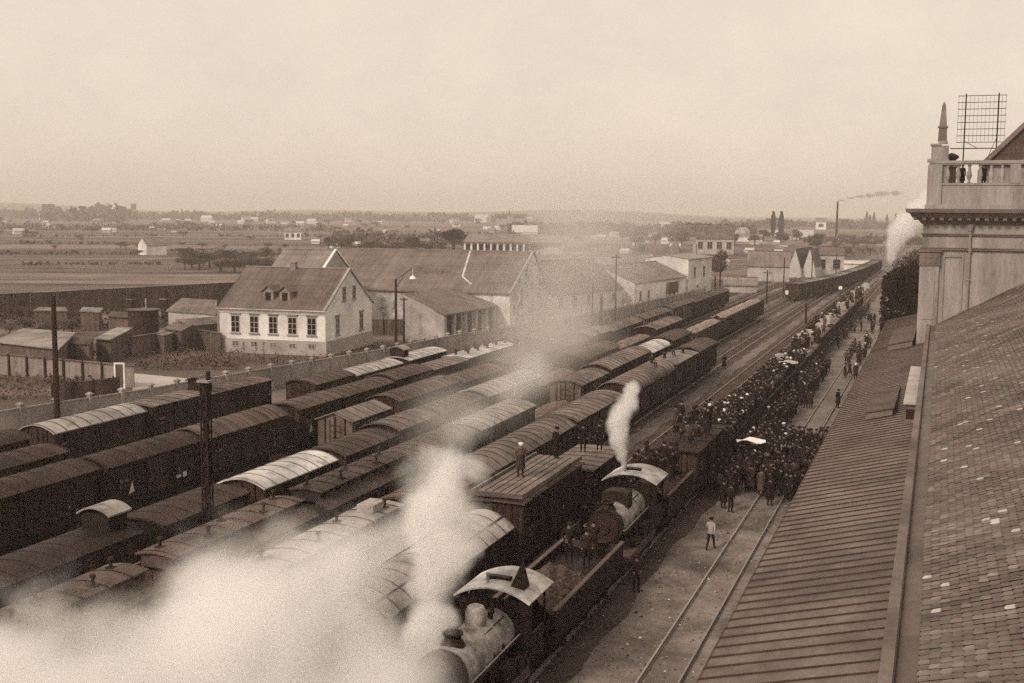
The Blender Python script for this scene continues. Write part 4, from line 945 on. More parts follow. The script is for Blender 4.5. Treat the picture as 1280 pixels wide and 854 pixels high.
# twin white gabled sheds
for u, lab in ((993, 'white steep gabled shed, left one of the twin gables by the curved train'), (1011, 'white steep gabled shed, right one of the twin gables by the curved train')):
    p = at(u, 347); k = math.hypot(p.x, p.y)/FPX; t = thing('gabled_shed', lab, 'shed', (p.x, p.y, 0), R(-4)); w = 8.2*k
    b = MB(); b.ext([(-w, 0), (w, 0), (w*.75, 14*k), (0, 34*k), (-w*.75, 14*k)], 0, 26); b.build('wall', mat('shed_plaster', .62, var=.15, stain=.2), t)
    b = MB()
    for s in (-1, 1): b.mesh([(0, .2, 34.8*k), (s*w*.85, .2, 13*k), (s*w*.85, 26, 13*k), (0, 26, 34.8*k), (0, .2, 34.2*k), (s*w*.85, .2, 12.4*k), (s*w*.85, 26, 12.4*k), (0, 26, 34.2*k)], [(0, 3, 2, 1) if s > 0 else (0, 1, 2, 3), (4, 5, 6, 7), (0, 1, 5, 4), (1, 2, 6, 5)])
    b.build('roof', HROOF, t)
far_house(1036, 345, 34, 26, 34, 'workshop', 'grey workshop with flat dark roof right of the twin white gables', cat='workshop', wall=PLASTER2, roof=HROOF, nwin=2, depth=.6)
far_house(960, 352, 50, 20, 36, 'workshop', 'brown roofed workshop left of the twin white gables', cat='workshop', wall=PLASTER2, roof=TILE, depth=.5)
far_house(925, 366, 40, 10, 18, 'hut', 'low hut with pale eaves at the end of the concrete fence', cat='hut', wall=PLASTER2, roof=TILE_L, depth=.5)
far_house(1072, 338, 50, 8, 11, 'flat_shed', 'long pale flat roofed shed behind the curved train', cat='shed', wall=PLASTER, roof=mat('pale_flat_roof', .5), depth=.3)
far_house(1005, 297, 22, 10, 12, 'white_block', 'small white house on the slope under the factory chimney', wall=mat('bright_plaster', .62, var=.15))
far_house(1026, 287, 12, 9, 14, 'chapel', 'small pale chapel with a spike roof near the dark round tree', cat='chapel', nwin=1)
# colonnaded building beyond the barn
p = at(626, 318); k = math.hypot(p.x, p.y)/FPX; a = math.atan2(p.y, p.x)-math.pi/2
t = thing('pavilion_house', 'long two-tone building with a row of pale columns and dark bays beyond the barn ridge', 'building', (p.x, p.y, 0), a); w = 46*k
MB().box(-w, .6, 0, w, 14, 15*k).build('wall', PLASTER2, t)
b = MB()
for i in range(12): x = -w+i*(2*w-.7)/11; b.box(x, 0, 0, x+.7, .6, 13.5*k)
b.box(-w, -.05, 13.5*k, w, .58, 15*k); b.build('column', PLASTER, t)
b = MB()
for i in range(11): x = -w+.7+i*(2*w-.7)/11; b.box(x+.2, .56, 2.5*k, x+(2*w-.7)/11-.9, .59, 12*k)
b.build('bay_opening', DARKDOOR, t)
b = MB(); b.mesh([(-w-.6, -.8, 15*k), (w+12, -.8, 15*k), (w+13, 15, 15*k), (-w-.6, 15, 15*k), (-w+2, 7, 25*k), (w+5, 7, 25*k)], [(0, 1, 5, 4), (1, 2, 5), (2, 3, 4, 5), (3, 0, 4), (3, 2, 1, 0)]); b.build('roof', TILE_L, t)
MB().box(w, 1, 0, w+11.5, 13, 15*k).build('annex', PLASTER2, t)
far_house(656, 296, 32, 6, 14, 'villa', 'white villa with pale hipped roof above the colonnaded building', cat='villa', wall=mat('bright_plaster', .62, var=.15), roof=mat('pale_roof', .55), depth=.6)
# big house on the horizon
p = at(638, 277.5); d = math.hypot(p.x, p.y); s = 1400/d; p = Vector((p.x*s, p.y*s, 0)); k = 1400/FPX; a = math.atan2(p.y, p.x)-math.pi/2
t = thing('hilltop_mansion', 'large dark mansion with a centre spike on the horizon above the barn', 'mansion', (p.x, p.y, 0), a)
b = MB(); b.box(-18*k, 0, 0, 20*k, 16, 13*k); b.box(-4*k, -1.5, 0, 4*k, 17, 14*k); b.build('wall', PLASTER2, t)
b = MB(); b.mesh([(-22*k, -2, 13*k), (23*k, -2, 13*k), (23*k, 18, 13*k), (-22*k, 18, 13*k), (-18*k, 8, 16.5*k), (19*k, 8, 16.5*k)], [(0, 1, 5, 4), (1, 2, 5), (2, 3, 4, 5), (3, 0, 4), (3, 2, 1, 0)]); b.build('roof', HROOF, t)
MB().cyl((-1*k, 8, 15*k), (-1*k, 8, 23*k), .8, .2, 6).build('spire', HROOF, t)
# scattered houses of the plain
far_house(196, 319, 26, 12, 20, 'farmhouse', 'lone farmhouse with a bright end wall out in the fields', cat='farmhouse', wall=PLASTER, roof=TILE_L, rot=.5)
far_house(366, 300, 20, 10, 15, 'farmhouse', 'long cottage with three bright openings above the white house roof', cat='farmhouse', nwin=3)
rr = random.Random(11)
spots = [(208, 279, 9), (222, 278, 6), (236, 279, 8), (258, 277, 12), (40, 272, 8), (146, 268, 9), (318, 274, 8), (300, 280, 7), (345, 272, 7), (388, 280, 10), (400, 281, 8), (487, 275, 12), (540, 277, 12), (556, 275, 14), (566, 279, 10), (600, 278, 16), (585, 277, 10), (570, 284, 12), (609, 287, 12), (690, 300, 8), (735, 290, 9), (752, 300, 10), (770, 296, 10), (800, 303, 8), (815, 298, 12), (420, 310, 10), (445, 308, 9), (470, 312, 8), (530, 306, 12), (285, 319, 10), (395, 305, 9), (700, 312, 9), (720, 318, 9), (780, 318, 11), (808, 325, 10), (860, 322, 8), (845, 300, 9), (905, 330, 8), (1107, 306, 6), (985, 300, 6)]
spots += [(rr.uniform(-5, 690), 268.5+22*rr.random()**1.7+1.5*(k_ % 3), rr.uniform(5, 11)) for k_ in range(70)]+[(rr.uniform(690, 1000), rr.uniform(284, 318), rr.uniform(6, 13)) for k_ in range(30)]
for (u, v, w) in spots:
    far_house(u+rr.uniform(-1, 1), v, w*rr.uniform(.8, 1.1), w*.38, w*.6, 'cottage', 'tiny pale cottage scattered over the far plain', cat='cottage', wall=mat('bright_plaster', .62, var=.15) if rr.random() < .8 else PLASTER2, roof=TILE_L if rr.random() < .5 else mat('pale_roof', .55), rot=rr.uniform(-.5, .5), group='tiny cottages of the far plain')
# factory chimney
p = at(1046, 281); s = 900/math.hypot(p.x, p.y); p = Vector((p.x*s, p.y*s, 0)); k = 900/FPX
c = thing('factory_chimney', 'tall thin dark factory chimney on the right horizon trailing smoke', 'chimney', p)
MB().cyl((0, 0, 0), (0, 0, CH+(271-255)*k), .95, .65, 12).build('shaft', mat('sooty_brick', .04), c, True); MB().cyl((0, 0, CH+(271-255)*k), (0, 0, CH+(271-254)*k), .8, .8, 12).build('rim', IRON, c)

# ================================================================ yard huts on the left
def poly_shed(name, label, cat, pts, zs, wall=WOOD, roof=ROOF['grey'], over=.25):
    c = sum((Vector((x, y, 0)) for x, y in pts), Vector())/len(pts); t = thing(name, label, cat, (c.x, c.y, 0))
    L = [(x-c.x, y-c.y, z) for (x, y), z in zip(pts, zs)]; n = len(L)
    b = MB(); v = [(x*.96, y*.96, 0) for x, y, z in L]+[(x*.96, y*.96, z-.02) for x, y, z in L]
    b.mesh(v, [(i, (i+1) % n, n+(i+1) % n, n+i) for i in range(n)]); b.build('wall', wall, t)
    b = MB(); k = 1+over/4; v = [(x*k, y*k, z) for x, y, z in L]+[(x*k, y*k, z+.12) for x, y, z in L]
    b.mesh(v, [(i, (i+1) % n, n+(i+1) % n, n+i) for i in range(n)]+[tuple(range(n))[::-1], tuple(range(n, 2*n))]); b.build('roof', roof, t)
    return t
def P2(u, v, z): q = at(u, v, z); return (q.x, q.y)
SHR = mat('patched_shed_roof', .3, var=.3, scale=.4, boards=('X', 1.2, .15), axis2=('Y', 2.4, .12), gap=.3, stain=.3)
poly_shed('storage_shed', 'broad low shed with pale patched roof at the left edge behind the pole', 'shed', [P2(-6, 428, 2.6), P2(72, 437, 2.6), P2(92, 417, 3.3), P2(30, 412, 3.3)], [2.6, 2.6, 3.3, 3.3], roof=SHR)
poly_shed('hut', 'small dark hut with bright streaked lean roof right of the patched shed', 'hut', [P2(119, 424, 2.7), P2(138, 425.5, 2.7), P2(165, 411, 3.1), P2(147, 410, 3.1)], [2.7, 2.7, 3.1, 3.1], roof=ROOF['light'])
poly_shed('hut', 'low hut with bright narrow roof in front of the tall board wall', 'hut', [P2(100, 390, 2.6), P2(124, 391, 2.6), P2(128, 386, 2.9), P2(104, 385, 2.9)], [2.6, 2.6, 2.9, 2.9], roof=ROOF['light'])
poly_shed('hut', 'low dark hut with thin pale roof edge left of the round tank', 'hut', [P2(135, 396, 2.6), P2(163, 397.5, 2.6), P2(166, 392, 2.6), P2(140, 391, 2.6)], [2.6, 2.6, 2.65, 2.65], roof=ROOF['mid'])
poly_shed('hut', 'long thin hut with pale roof strip behind the pole', 'hut', [P2(42, 389, 2.5), P2(84, 389.5, 2.5), P2(80, 385, 2.7), P2(50, 385, 2.7)], [2.5, 2.5, 2.7, 2.7], roof=ROOF['grey'])
poly_shed('workshop', 'low workshop with grey hipped tile roof under the tall board wall', 'workshop', [P2(209, 390, 2.9), P2(268, 394, 2.9), P2(270, 378, 4.4), P2(228, 375.5, 4.4)], [2.9, 2.9, 4.6, 4.6], roof=TILE_L, wall=PLASTER2)
poly_shed('shed', 'dark plank shed with long pale lean roof touching the white house', 'shed', [P2(240, 408, 2.8), P2(276, 405, 2.8), P2(276, 396, 3.3), P2(222, 400.5, 3.3)], [2.8, 2.8, 3.3, 3.3], roof=ROOF['grey'])
poly_shed('hut', 'dark low hut with brown roof in front of the long pale lean roof', 'hut', [P2(206, 411, 2.6), P2(227, 414.5, 2.5), P2(240, 407, 2.9), P2(222, 402, 2.9)], [2.6, 2.5, 2.9, 2.9], roof=TILE)
poly_shed('kiosk', 'tiny kiosk with pointed pale roof between tank and dark fence', 'kiosk', [P2(193, 418, 2.2), P2(205, 420, 2.2), P2(216, 417, 2.2), P2(204, 414.5, 2.2)], [2.2]*4, roof=ROOF['grey'])
poly_shed('shed', 'dark shed left of the hut with bright streaked roof', 'shed', [P2(82, 430, 2.4), P2(112, 432, 2.4), P2(117, 424, 2.8), P2(92, 422, 2.8)], [2.4, 2.4, 2.8, 2.8], roof=ROOF['mid'])
q = at(180, 427); t = thing('round_tank', 'tall round dark tank with pale rim among the yard huts', 'tank', q)
b = MB(); b.cyl((0, 0, 0), (0, 0, 4.1), 1.95, 1.9, 24)
for z in (.8, 2.2, 3.5): b.cyl((0, 0, z), (0, 0, z+.1), 1.99, 1.98, 24)
b.build('shell', mat('tank_staves', .06, var=.3, boards=('X', .22, .2), stain=.3), t)
b = MB(); b.cyl((0, 0, 4.1), (0, 0, 4.22), 2.1, 2.1, 24); b.build('lid', ROOF['grey'], t); MB().cyl((.3, .2, 4.2), (.3, .2, 5.6), .1, n=8).build('pipe', PLASTER2, t)
for u, v, h, lab in ((164, 388, 23, 'dark free-standing brick chimney left of the board wall huts'), (206, 390, 27, 'dark brick chimney with flat cap beside the hipped workshop')):
    q = at(u, v, 1.5); k = math.hypot(q.x, q.y)/FPX; c = thing('hut_chimney', lab, 'chimney', (q.x, q.y, 0)); MB().box(-.4, -.4, 0, .4, .4, 1.5+h*k).build('stack', mat('sooty_brick', .04), c); MB().box(-.55, -.55, 1.5+h*k*.55, .55, .55, 1.5+h*k*.6).build('collar', ROOF['grey'], c)
def fence_line(name, label, pts, h, matp, cope=None, post=None, step=3.0, pw=.14, pmat=IRON, cat='fence', th=.08):
    x0, y0 = pts[0]; t = thing(name, label, cat, (x0, y0, 0)); b = MB(); c = MB()
    for (xa, ya), (xb, yb) in zip(pts, pts[1:]):
        b.obox((xa-x0, ya-y0, h/2), (xb-x0, yb-y0, h/2), th, h)
        if cope: c.obox((xa-x0, ya-y0, h+.04), (xb-x0, yb-y0, h+.04), th+.3, .1)
    b.build('panel', matp, t)
    if cope: c.build('coping', cope, t)
    if post:
        me = cached(('fpost', h, pw, pmat.name), lambda: MB().box(-pw/2, -pw/2, 0, pw/2, pw/2, h+.15).data('post', [pmat]))
        for x, y in along(pts, step): obj('post', me, t, (x-x0+.1, y-y0-.12, 0))
    return t
p0, p1, p2 = at(-30, 402), at(72, 396), at(298, 380)
fence_line('board_wall', 'tall dark board wall with pale coping crossing the whole left middle ground', [(p0.x, p0.y), (p1.x, p1.y), (p2.x, p2.y)], 4.0, mat('wall_boards', .1, var=.3, scale=.6, boards=('X', .35, .25), gap=.6, stain=.3), cope=ROOF['light'], post=True, step=4.2, pmat=WOOD)
p0, p1 = at(-10, 467), at(168, 485)
fence_line('board_fence', 'pale grey board fence with dark posts left of the gate', [(p0.x, p0.y), (p1.x, p1.y)], 2.1, mat('grey_fence_boards', .24, var=.25, scale=.8, boards=('X', .22, .15), gap=.4), post=True, step=2.6, pw=.2, cope=ROOF['grey'])
p0, p1 = at(66, 505), at(150, 494)
fence_line('board_fence', 'low dark board fence just behind the concrete fence', [(p0.x, p0.y), (p1.x, p1.y)], 1.7, WOOD, post=True, step=2.0)
p0, p1, p2 = at(166, 446), at(240, 434), at(276, 441)
fence_line('board_wall', 'dark plank wall with pale worn top in front of the kiosk', [(p0.x, p0.y), (p1.x, p1.y), (p2.x, p2.y)], 2.3, WOOD, cope=ROOF['grey'])
p0, p1 = at(180, 462), at(300, 462)
fence_line('wire_fence', 'light post and rail garden fence in front of the white house', [(p0.x, p0.y), (p1.x, p1.y)], .12, WOOD, post=True, step=2.4, pw=.1, pmat=WOOD)
q = at(150, 489); t = thing('gate_frame', 'narrow white framed gate standing at the end of the board fence', 'gate', (q.x, q.y, 0), R(20))
b = MB(); b.box(-.5, -.06, 0, -.36, .06, 2.7); b.box(.36, -.06, 0, .5, .06, 2.7); b.box(-.36, -.06, 2.56, .36, .06, 2.7); b.box(-.36, -.06, .1, .36, .06, .24); b.build('frame', mat('white_paint', .75), t); MB().box(-.36, -.02, .24, .36, .02, 2.56).build('leaf', WOOD, t)

# ================================================================ poles
def pole(x, y, h, r, label, arm=None, lamp=False, name='utility_pole'):
    t = thing(name, label, 'pole', (x, y, 0)); MB().cyl((0, 0, 0), (0, 0, h), r*1.15, r*.8, 10).build('shaft', mat('pole_wood', .035), t, True)
    if arm:
        for z, w in arm: 
            b = MB(); b.box(-w/2, -.09, h-z-.06, w/2, .0, h-z+.06)
            b.build('crossarm', IRON, t)
            for s in (-1, -.5, .5, 1): MB().lathe([(.03, 0), (.06, .08), (.07, .16), (.03, .22)], (s*w*.45, -.045, h-z+.06), 8).build('insulator', CONC, t)
    if lamp:
        b = MB(); b.obox((0, 0, h-.1), (2.2, 0, h+1.4), .07, .07); b.obox((0, 0, h-1.2), (1.1, 0, h+.6), .05, .05); a = b.build('lamp_arm', IRON, t)
        b = MB(); b.lathe([(.2, 0), (.42, .1), (.3, .35), (.08, .5)], (2.25, 0, h-.2+.2), 12); b.cyl((2.25, 0, h+.4), (2.25, 0, h+1.4), .03, n=6); b.build('lamp_shade', mat('enamel', .8), a)
    return t
q = atx(72, 530, -58); z = aty(69, 370, q.y).z
pole(q.x, q.y, z, .2, 'thick dark pole rising behind the bright streaked wagon roof')
q = at(495, 441); pole(q.x, q.y, aty(495, 345, q.y).z-.4, .17, 'tall lamp post with a white lamp on a slanting arm beside the white house', lamp=True, name='lamp_post')
q = at(505, 428); pole(q.x, q.y, aty(505, 372, q.y).z, .12, 'thin short pole right beside the tall lamp post', arm=((.3, 1.0),))
for u, v, vt, lab, r in ((740, 412, 352, 'dark pole left of the thick dark pole over the pale wagon roof', .12), (751, 421, 376, 'thickest dark pole standing at the pale wagon roof', .22), (769, 405, 318, 'tallest thin dark pole right of the pale wagon roof', .12), (893, 386, 345, 'dark pole at the right end of the white buildings', .16), (958, 380, 338, 'dark pole with crossarm left of the twin white gables', .14), (979, 372, 322, 'slim pole immediately left of the twin white gables', .12), (1014, 365, 318, 'slim pole beside the right white gable', .11), (1044, 362, 318, 'slim pole behind the curved train, right of the gables', .11), (628, 300, 288, 'tiny pole before the colonnaded building', .1)):
    q = at(u, v); pole(q.x, q.y, aty(u, vt, q.y).z, r, lab, arm=((.5, 1.6),) if u in (958, 769) else None)
q = atx(262, 735, -30.25); h = aty(262, 478, q.y).z
t = thing('lattice_mast', 'dark iron lattice mast standing between the wagon rows', 'mast', (q.x, q.y, 0)); b = MB()
for sx in (-.17, .17):
    for sy in (-.17, .17): b.obox((sx, sy, 0), (sx*.9, sy*.9, h), .06, .06)
z = 0; i = 0
while z < h-.5:
    for sy in (-.17, .17): b.obox((-.17 if i % 2 else .17, sy, z), (.17 if i % 2 else -.17, sy, z+.5), .04, .03)
    for sx in (-.17, .17): b.obox((sx, -.17 if i % 2 else .17, z), (sx, .17 if i % 2 else -.17, z+.5), .04, .03)
    z += .5; i += 1
b.box(-.1, -.1, 0, .1, .1, h-.1); b.build('shaft', BLACK, t); MB().box(-.28, -.28, h, .34, .28, h+.1).build('cap', ROOF['light'], t); MB().box(-.2, -.15, h-.55, .05, .2, h-.2).box(.1, -.1, h+.1, .2, .1, h+.5).build('insulator', IRON, t)
q = aty(912, 468, 150); 
# dark post by the crowd and signal disc on the gravel
q = at(1007, 405); pole(q.x, q.y, 3.4, .16, 'lone short dark post at the left side of the crowded train')
q = at(1050, 372); t = thing('signal_disc', 'small white disc signal on the gravel before the curved train', 'signal', (q.x, q.y, 0)); MB().cyl((0, 0, 0), (0, 0, 1.7), .08, n=8).build('shaft', IRON, t); MB().cyl((0, -.06, 2.0), (0, .0, 2.0), .4, n=16).build('disc', mat('white_disc', .8), t)

# ================================================================ trees
LEAF = [mat('bare_twigs', .1, var=.45, scale=.5, objvar=.25), mat('dark_foliage', .028, var=.45, scale=.6, objvar=.15), mat('grey_foliage', .11, var=.4, scale=.5, objvar=.2)]
BARK = mat('bark', .05)
def crown_me(name, lobes, n, sz, seed, m):
    r = random.Random(seed); b = MB()
    for k in range(n):
        c, rad = lobes[r.randrange(len(lobes))]
        while True:
            d = Vector((r.uniform(-1, 1), r.uniform(-1, 1), r.uniform(-1, 1)))
            if .25 < d.length < 1: break
        d = d*(d.length**-.35); p = Vector(c)+Vector((d.x*rad[0], d.y*rad[1], d.z*rad[2]))
        a = Vector((r.gauss(0, 1), r.gauss(0, 1), r.gauss(0, 1))).normalized(); u = a.orthogonal().normalized(); w = a.cross(u); s = sz*r.uniform(.5, 1.3)
        b.face([p+u*s, p+w*s*.6, p-u*s*.8, p-w*s*.7])
    return b.data(name, [m])
def trunk_me(h, r, seed):
    b = MB(); q = random.Random(seed); b.cyl((0, 0, 0), (q.uniform(-.1, .1), .05, h*.55), r, r*.6, 8)
    for k in range(6):
        a = k*1.05+q.random(); z = h*q.uniform(.3, .55); b.cyl((0, .02, z), (math.cos(a)*h*.25, math.sin(a)*h*.25, z+h*q.uniform(.2, .38)), r*.4, r*.1, 6)
    return b.data('trunk', [BARK])
def round_l(h, seed):
    r = random.Random(seed); return [((r.uniform(-.22, .22)*h, r.uniform(-.22, .22)*h, h*r.uniform(.45, .82)), (h*r.uniform(.14, .26),)*2+(h*r.uniform(.12, .2),)) for _ in range(9)]
PROT = {'round': [(crown_me('crown', round_l(8, s), 2600, .15, s, LEAF[0]), trunk_me(8, .25, s)) for s in (1, 2, 3)],
        'dark': [(crown_me('crown', round_l(8, s), 2600, .24, s, LEAF[1]), trunk_me(8, .28, s)) for s in (5, 6)],
        'block': [(crown_me('crown', [((x_, y_, z_), (.75, .9, 1.0)) for x_ in (-1.45, -.4, .7, 1.6) for y_ in (-1.6, 0, 1.6) for z_ in (3.6, 4.9, 6.2, 7.6, 9.0, 10.3) if not (z_ > 10 and x_ < -1)], 9000, .17, 31, LEAF[1]), trunk_me(8, .3, 3))],
        'grey': [(crown_me('crown', round_l(8, s), 2800, .18, s, LEAF[2]), trunk_me(8, .25, s)) for s in (8,)],
        'poplar': [(crown_me('crown', [((0, 0, 1.2+k*.85), (.62*math.sin(math.pi*min(1, (k+1.4)/9.5))+.12,)*2+(.8,)) for k in range(8)], 1300, .2, s, LEAF[1]), trunk_me(8, .2, s)) for s in (12, 13)]}
def twig_me(seed):
    q = random.Random(seed); b = MB(); b.cyl((0, 0, 0), (.1, 0, 8), .16, .03, 6)
    for k in range(26):
        a = q.random()*6.28; z = q.uniform(2.2, 7.2); l = (8.4-z)*.42*q.uniform(.6, 1.1); e = Vector((math.cos(a)*l, math.sin(a)*l, z+l*.9)); b.cyl((.1*z/8, 0, z), e, .05, .015, 5)
        for j in range(3): f = Vector((.1*z/8, 0, z)).lerp(e, q.uniform(.4, .9)); b.cyl(f, f+Vector((q.uniform(-.5, .5), q.uniform(-.5, .5), q.uniform(.3, .7))), .022, .01, 4)
    return b.data('crown', [BARK])
PROT['sapling'] = [(twig_me(s), trunk_me(3, .14, s)) for s in (1, 2)]
def tree(kind, u, v, hpx, wpx, label, group, y=None, i=0, wide=None):
    p = at(u, v) if y is None else aty(u, v, y); k = math.hypot(p.x, p.y)/FPX; h = hpx*k; me = PROT[kind][i % len(PROT[kind])]
    t = thing('tree' if kind != 'poplar' else 'poplar_tree', label, 'tree', (p.x, p.y, max(0, p.z) if y is None else 0), i*1.7, group)
    w = wpx*k/(4.6 if kind != 'poplar' else 1.5); t.scale = (w, w, h/8.2)
    obj('crown', me[0], t); obj('trunk', me[1], t); return t
def tree_at(kind, x, y, h, w, label, group=None, i=0):
    t = thing('tree', label, 'tree', (x, y, 0), i*1.3, group); t.scale = (w/4.6, w/4.6, h/8.2); me = PROT[kind][i % len(PROT[kind])]; obj('crown', me[0], t); obj('trunk', me[1], t); return t
tree_at('block', -4.0, 140, 8.2, 4.6, 'big dark blocky dense tree just past the canopy end beside the tower', i=0)
tree_at('dark', -3.4, 150, 12.5, 5.2, 'second dark tree crown rising behind the big blocky tree by the canopy', i=1)
tree_at('grey', -3.6, 215, 12.6, 7.0, 'paler rounded tree rising behind the dark tree at the tower corner', i=0)
G1 = 'bare trees of the hedgerow behind the white house'
for k in range(22):
    u = rr.uniform(225, 345); v = rr.uniform(328, 342); tree('round', u, v, rr.uniform(13, 25), rr.uniform(14, 24), 'bare bushy tree in the hedgerow left of the white house roof', G1, i=k)
for k in range(16):
    u = rr.uniform(395, 570); v = rr.uniform(314, 324); tree('round', u, v, rr.uniform(14, 26), rr.uniform(12, 26), 'bare grey tree standing behind the barn ridge', 'bare trees behind the barn ridge', i=k)
tree('dark', 566, 316, 32, 26, 'dark dense tree left of the colonnaded building', None, i=1)
tree('dark', 518, 318, 22, 14, 'narrow dark tree behind the barn ridge among the bare ones', None)
for u, v, h, w, lab in ((900, 360, 52, 22, 'tall dark tree beside the end of the white buildings'), (886, 352, 34, 24, 'bushy dark tree left of the tall dark tree by the white buildings')): tree('grey', u, v, h, w, lab, None)
tree('grey', 1021, 318, 28, 20, 'dense barrel-shaped tree on the slope above the twin gables', None)
tree('round', 1050, 330, 24, 26, 'bare bushy tree right of the barrel-shaped tree', None)
for u, i in ((966, 0), (976, 1)): tree('poplar', u, 297, 33, 7.5, ('left' if i == 0 else 'right')+' one of the two tall poplars on the horizon', None, i=i)
for k, u in enumerate((1083, 1087, 1092, 1108, 1119)): tree('poplar', u, 284, rr.uniform(14, 21), 3.6, 'thin poplar in the far cluster left of the white plume', 'poplars of the far cluster by the white plume', i=k)
for k in range(34):
    u = rr.uniform(640, 1000); v = rr.uniform(300, 322); 
    if 820 < u < 960: v = rr.uniform(300, 308)
    tree('grey' if rr.random() < .5 else 'round', u, v, rr.uniform(11, 20), rr.uniform(12, 24), 'hazy tree among the town roofs right of the barn', 'hazy trees among the far town roofs', i=k)
for k in range(90):
    u = rr.uniform(-5, 640); v = 276+rr.random()**1.5*48; tree('round', u, v, rr.uniform(4, 9), rr.uniform(4, 11), 'small lone bush out on the far fields', 'lone bushes of the far fields', i=k)
for k in range(14):
    u = rr.uniform(-5, 240); v = rr.uniform(402, 420); tree('round', u, v, rr.uniform(13, 22), rr.uniform(12, 20), 'bare shrub between the yard huts and the tall board wall', 'bare shrubs before the tall board wall', i=k)
for k in range(8):
    tree('round', rr.uniform(1040, 1105), rr.uniform(300, 330), rr.uniform(6, 11), rr.uniform(8, 16), 'low bush on the slope under the far poplars', 'bushes on the slope under the far poplars', i=k)
for u in (305, 320, 330): tree('sapling', u, 452, 26, 9, 'thin bare sapling in front of the white house', 'saplings in front of the white house', i=u)
# low scrub and weeds in the yards on the left: one uncountable mass
b = MB(); r = random.Random(15)
def scrub(poly, n, h, s):
    for _ in range(n):
        a, c = r.random(), r.random(); u = poly[0]+(poly[1]-poly[0])*a; v = poly[2]+(poly[3]-poly[2])*c; q = at(u, v); hh = h*r.uniform(.3, 1.0)
        for _k in range(6):
            p = q+Vector((r.gauss(0, 1)*s*1.5, r.gauss(0, 1)*s*1.5, hh*r.random())); w_ = Vector((r.gauss(0, 1), r.gauss(0, 1), r.gauss(0, 1))).normalized(); e = w_.orthogonal().normalized()*s*r.uniform(.3, 1); f = w_.cross(e)
            b.face([p+e, p+f*.7, p-e, p-f*.7])
scrub((-10, 270, 398, 412), 420, 1.6, .32); scrub((-10, 140, 440, 447), 260, 1.3, .25); scrub((60, 150, 474, 482), 160, .9, .2); scrub((240, 480, 446, 456), 200, .6, .15); scrub((170, 300, 440, 460), 240, .8, .2); scrub((-10, 60, 470, 500), 160, .5, .15)
tag(b.build('scrub', LEAF[0]), 'low bare scrub and weeds growing between the huts and fences on the left', 'scrub', kind='stuff')
b = MB(); r = random.Random(25)
for v in (288, 296, 305, 318, 331):
    for u0, u1 in ((-10, 240), (240, 430)):
        if r.random() < .25: continue
        a, c = u0+r.uniform(0, 60), u1-r.uniform(0, 80); dv = r.uniform(-1.5, 1.5)
        for _ in range(int((c-a)*.9)):
            f = .5+.5*math.sin(r.random()*6.28+.6*math.sin(9*r.random())); q = at(a+(c-a)*f, v+dv*f+r.gauss(0, .25)); s = r.uniform(.2, .6)*(1.0+(340-v)*.02); p = q+Vector((0, 0, s*r.uniform(.1, 1.2))); w_ = Vector((r.gauss(0, 1), r.gauss(0, 1), r.gauss(0, .4))).normalized(); e = w_.orthogonal().normalized()*s; f_ = w_.cross(e)
            b.face([p+e, p+f_, p-e, p-f_])
tag(b.build('hedgerows', LEAF[0]), 'thin ragged hedgerows running between the far field strips', 'hedges', kind='stuff')
# far woods: one mass of clumps along the horizon
b = MB(); r = random.Random(5)
def wood(u0, u1, d, h, n):
    for _ in range(n):
        u = r.uniform(u0, u1); q = ray(u, 300); l = math.hypot(q.x, q.y); dd = d*r.uniform(.9, 1.12); x, y = q.x/l*dd, q.y/l*dd; hh = h*r.uniform(.3, 1.0)*(.85+.15*math.sin(u*.06)+.15*math.sin(u*.21))
        s = h*.28
        for _k in range(5):
            p = Vector((x+r.uniform(-1, 1)*h*.5, y+r.uniform(-1, 1)*h*.5, hh*r.uniform(.1, 1))); a = Vector((r.gauss(0, 1), r.gauss(0, 1), r.gauss(0, 1))).normalized(); e = a.orthogonal().normalized()*s*r.uniform(.4, 1); w = a.cross(e)
            b.face([p+e, p+w, p-e, p-w])
wood(640, 940, 1000, 10, 1700); wood(-20, 640, 2300, 17, 1600); wood(900, 1180, 1700, 12, 700); wood(60, 160, 1900, 26, 120); wood(-20, 420, 1100, 5, 500); wood(420, 640, 700, 6, 350); wood(1000, 1180, 800, 5, 250)
tag(b.build('far_woods', LEAF[0]), 'dark line of distant woods and hedges along the horizon', 'woods', kind='stuff')
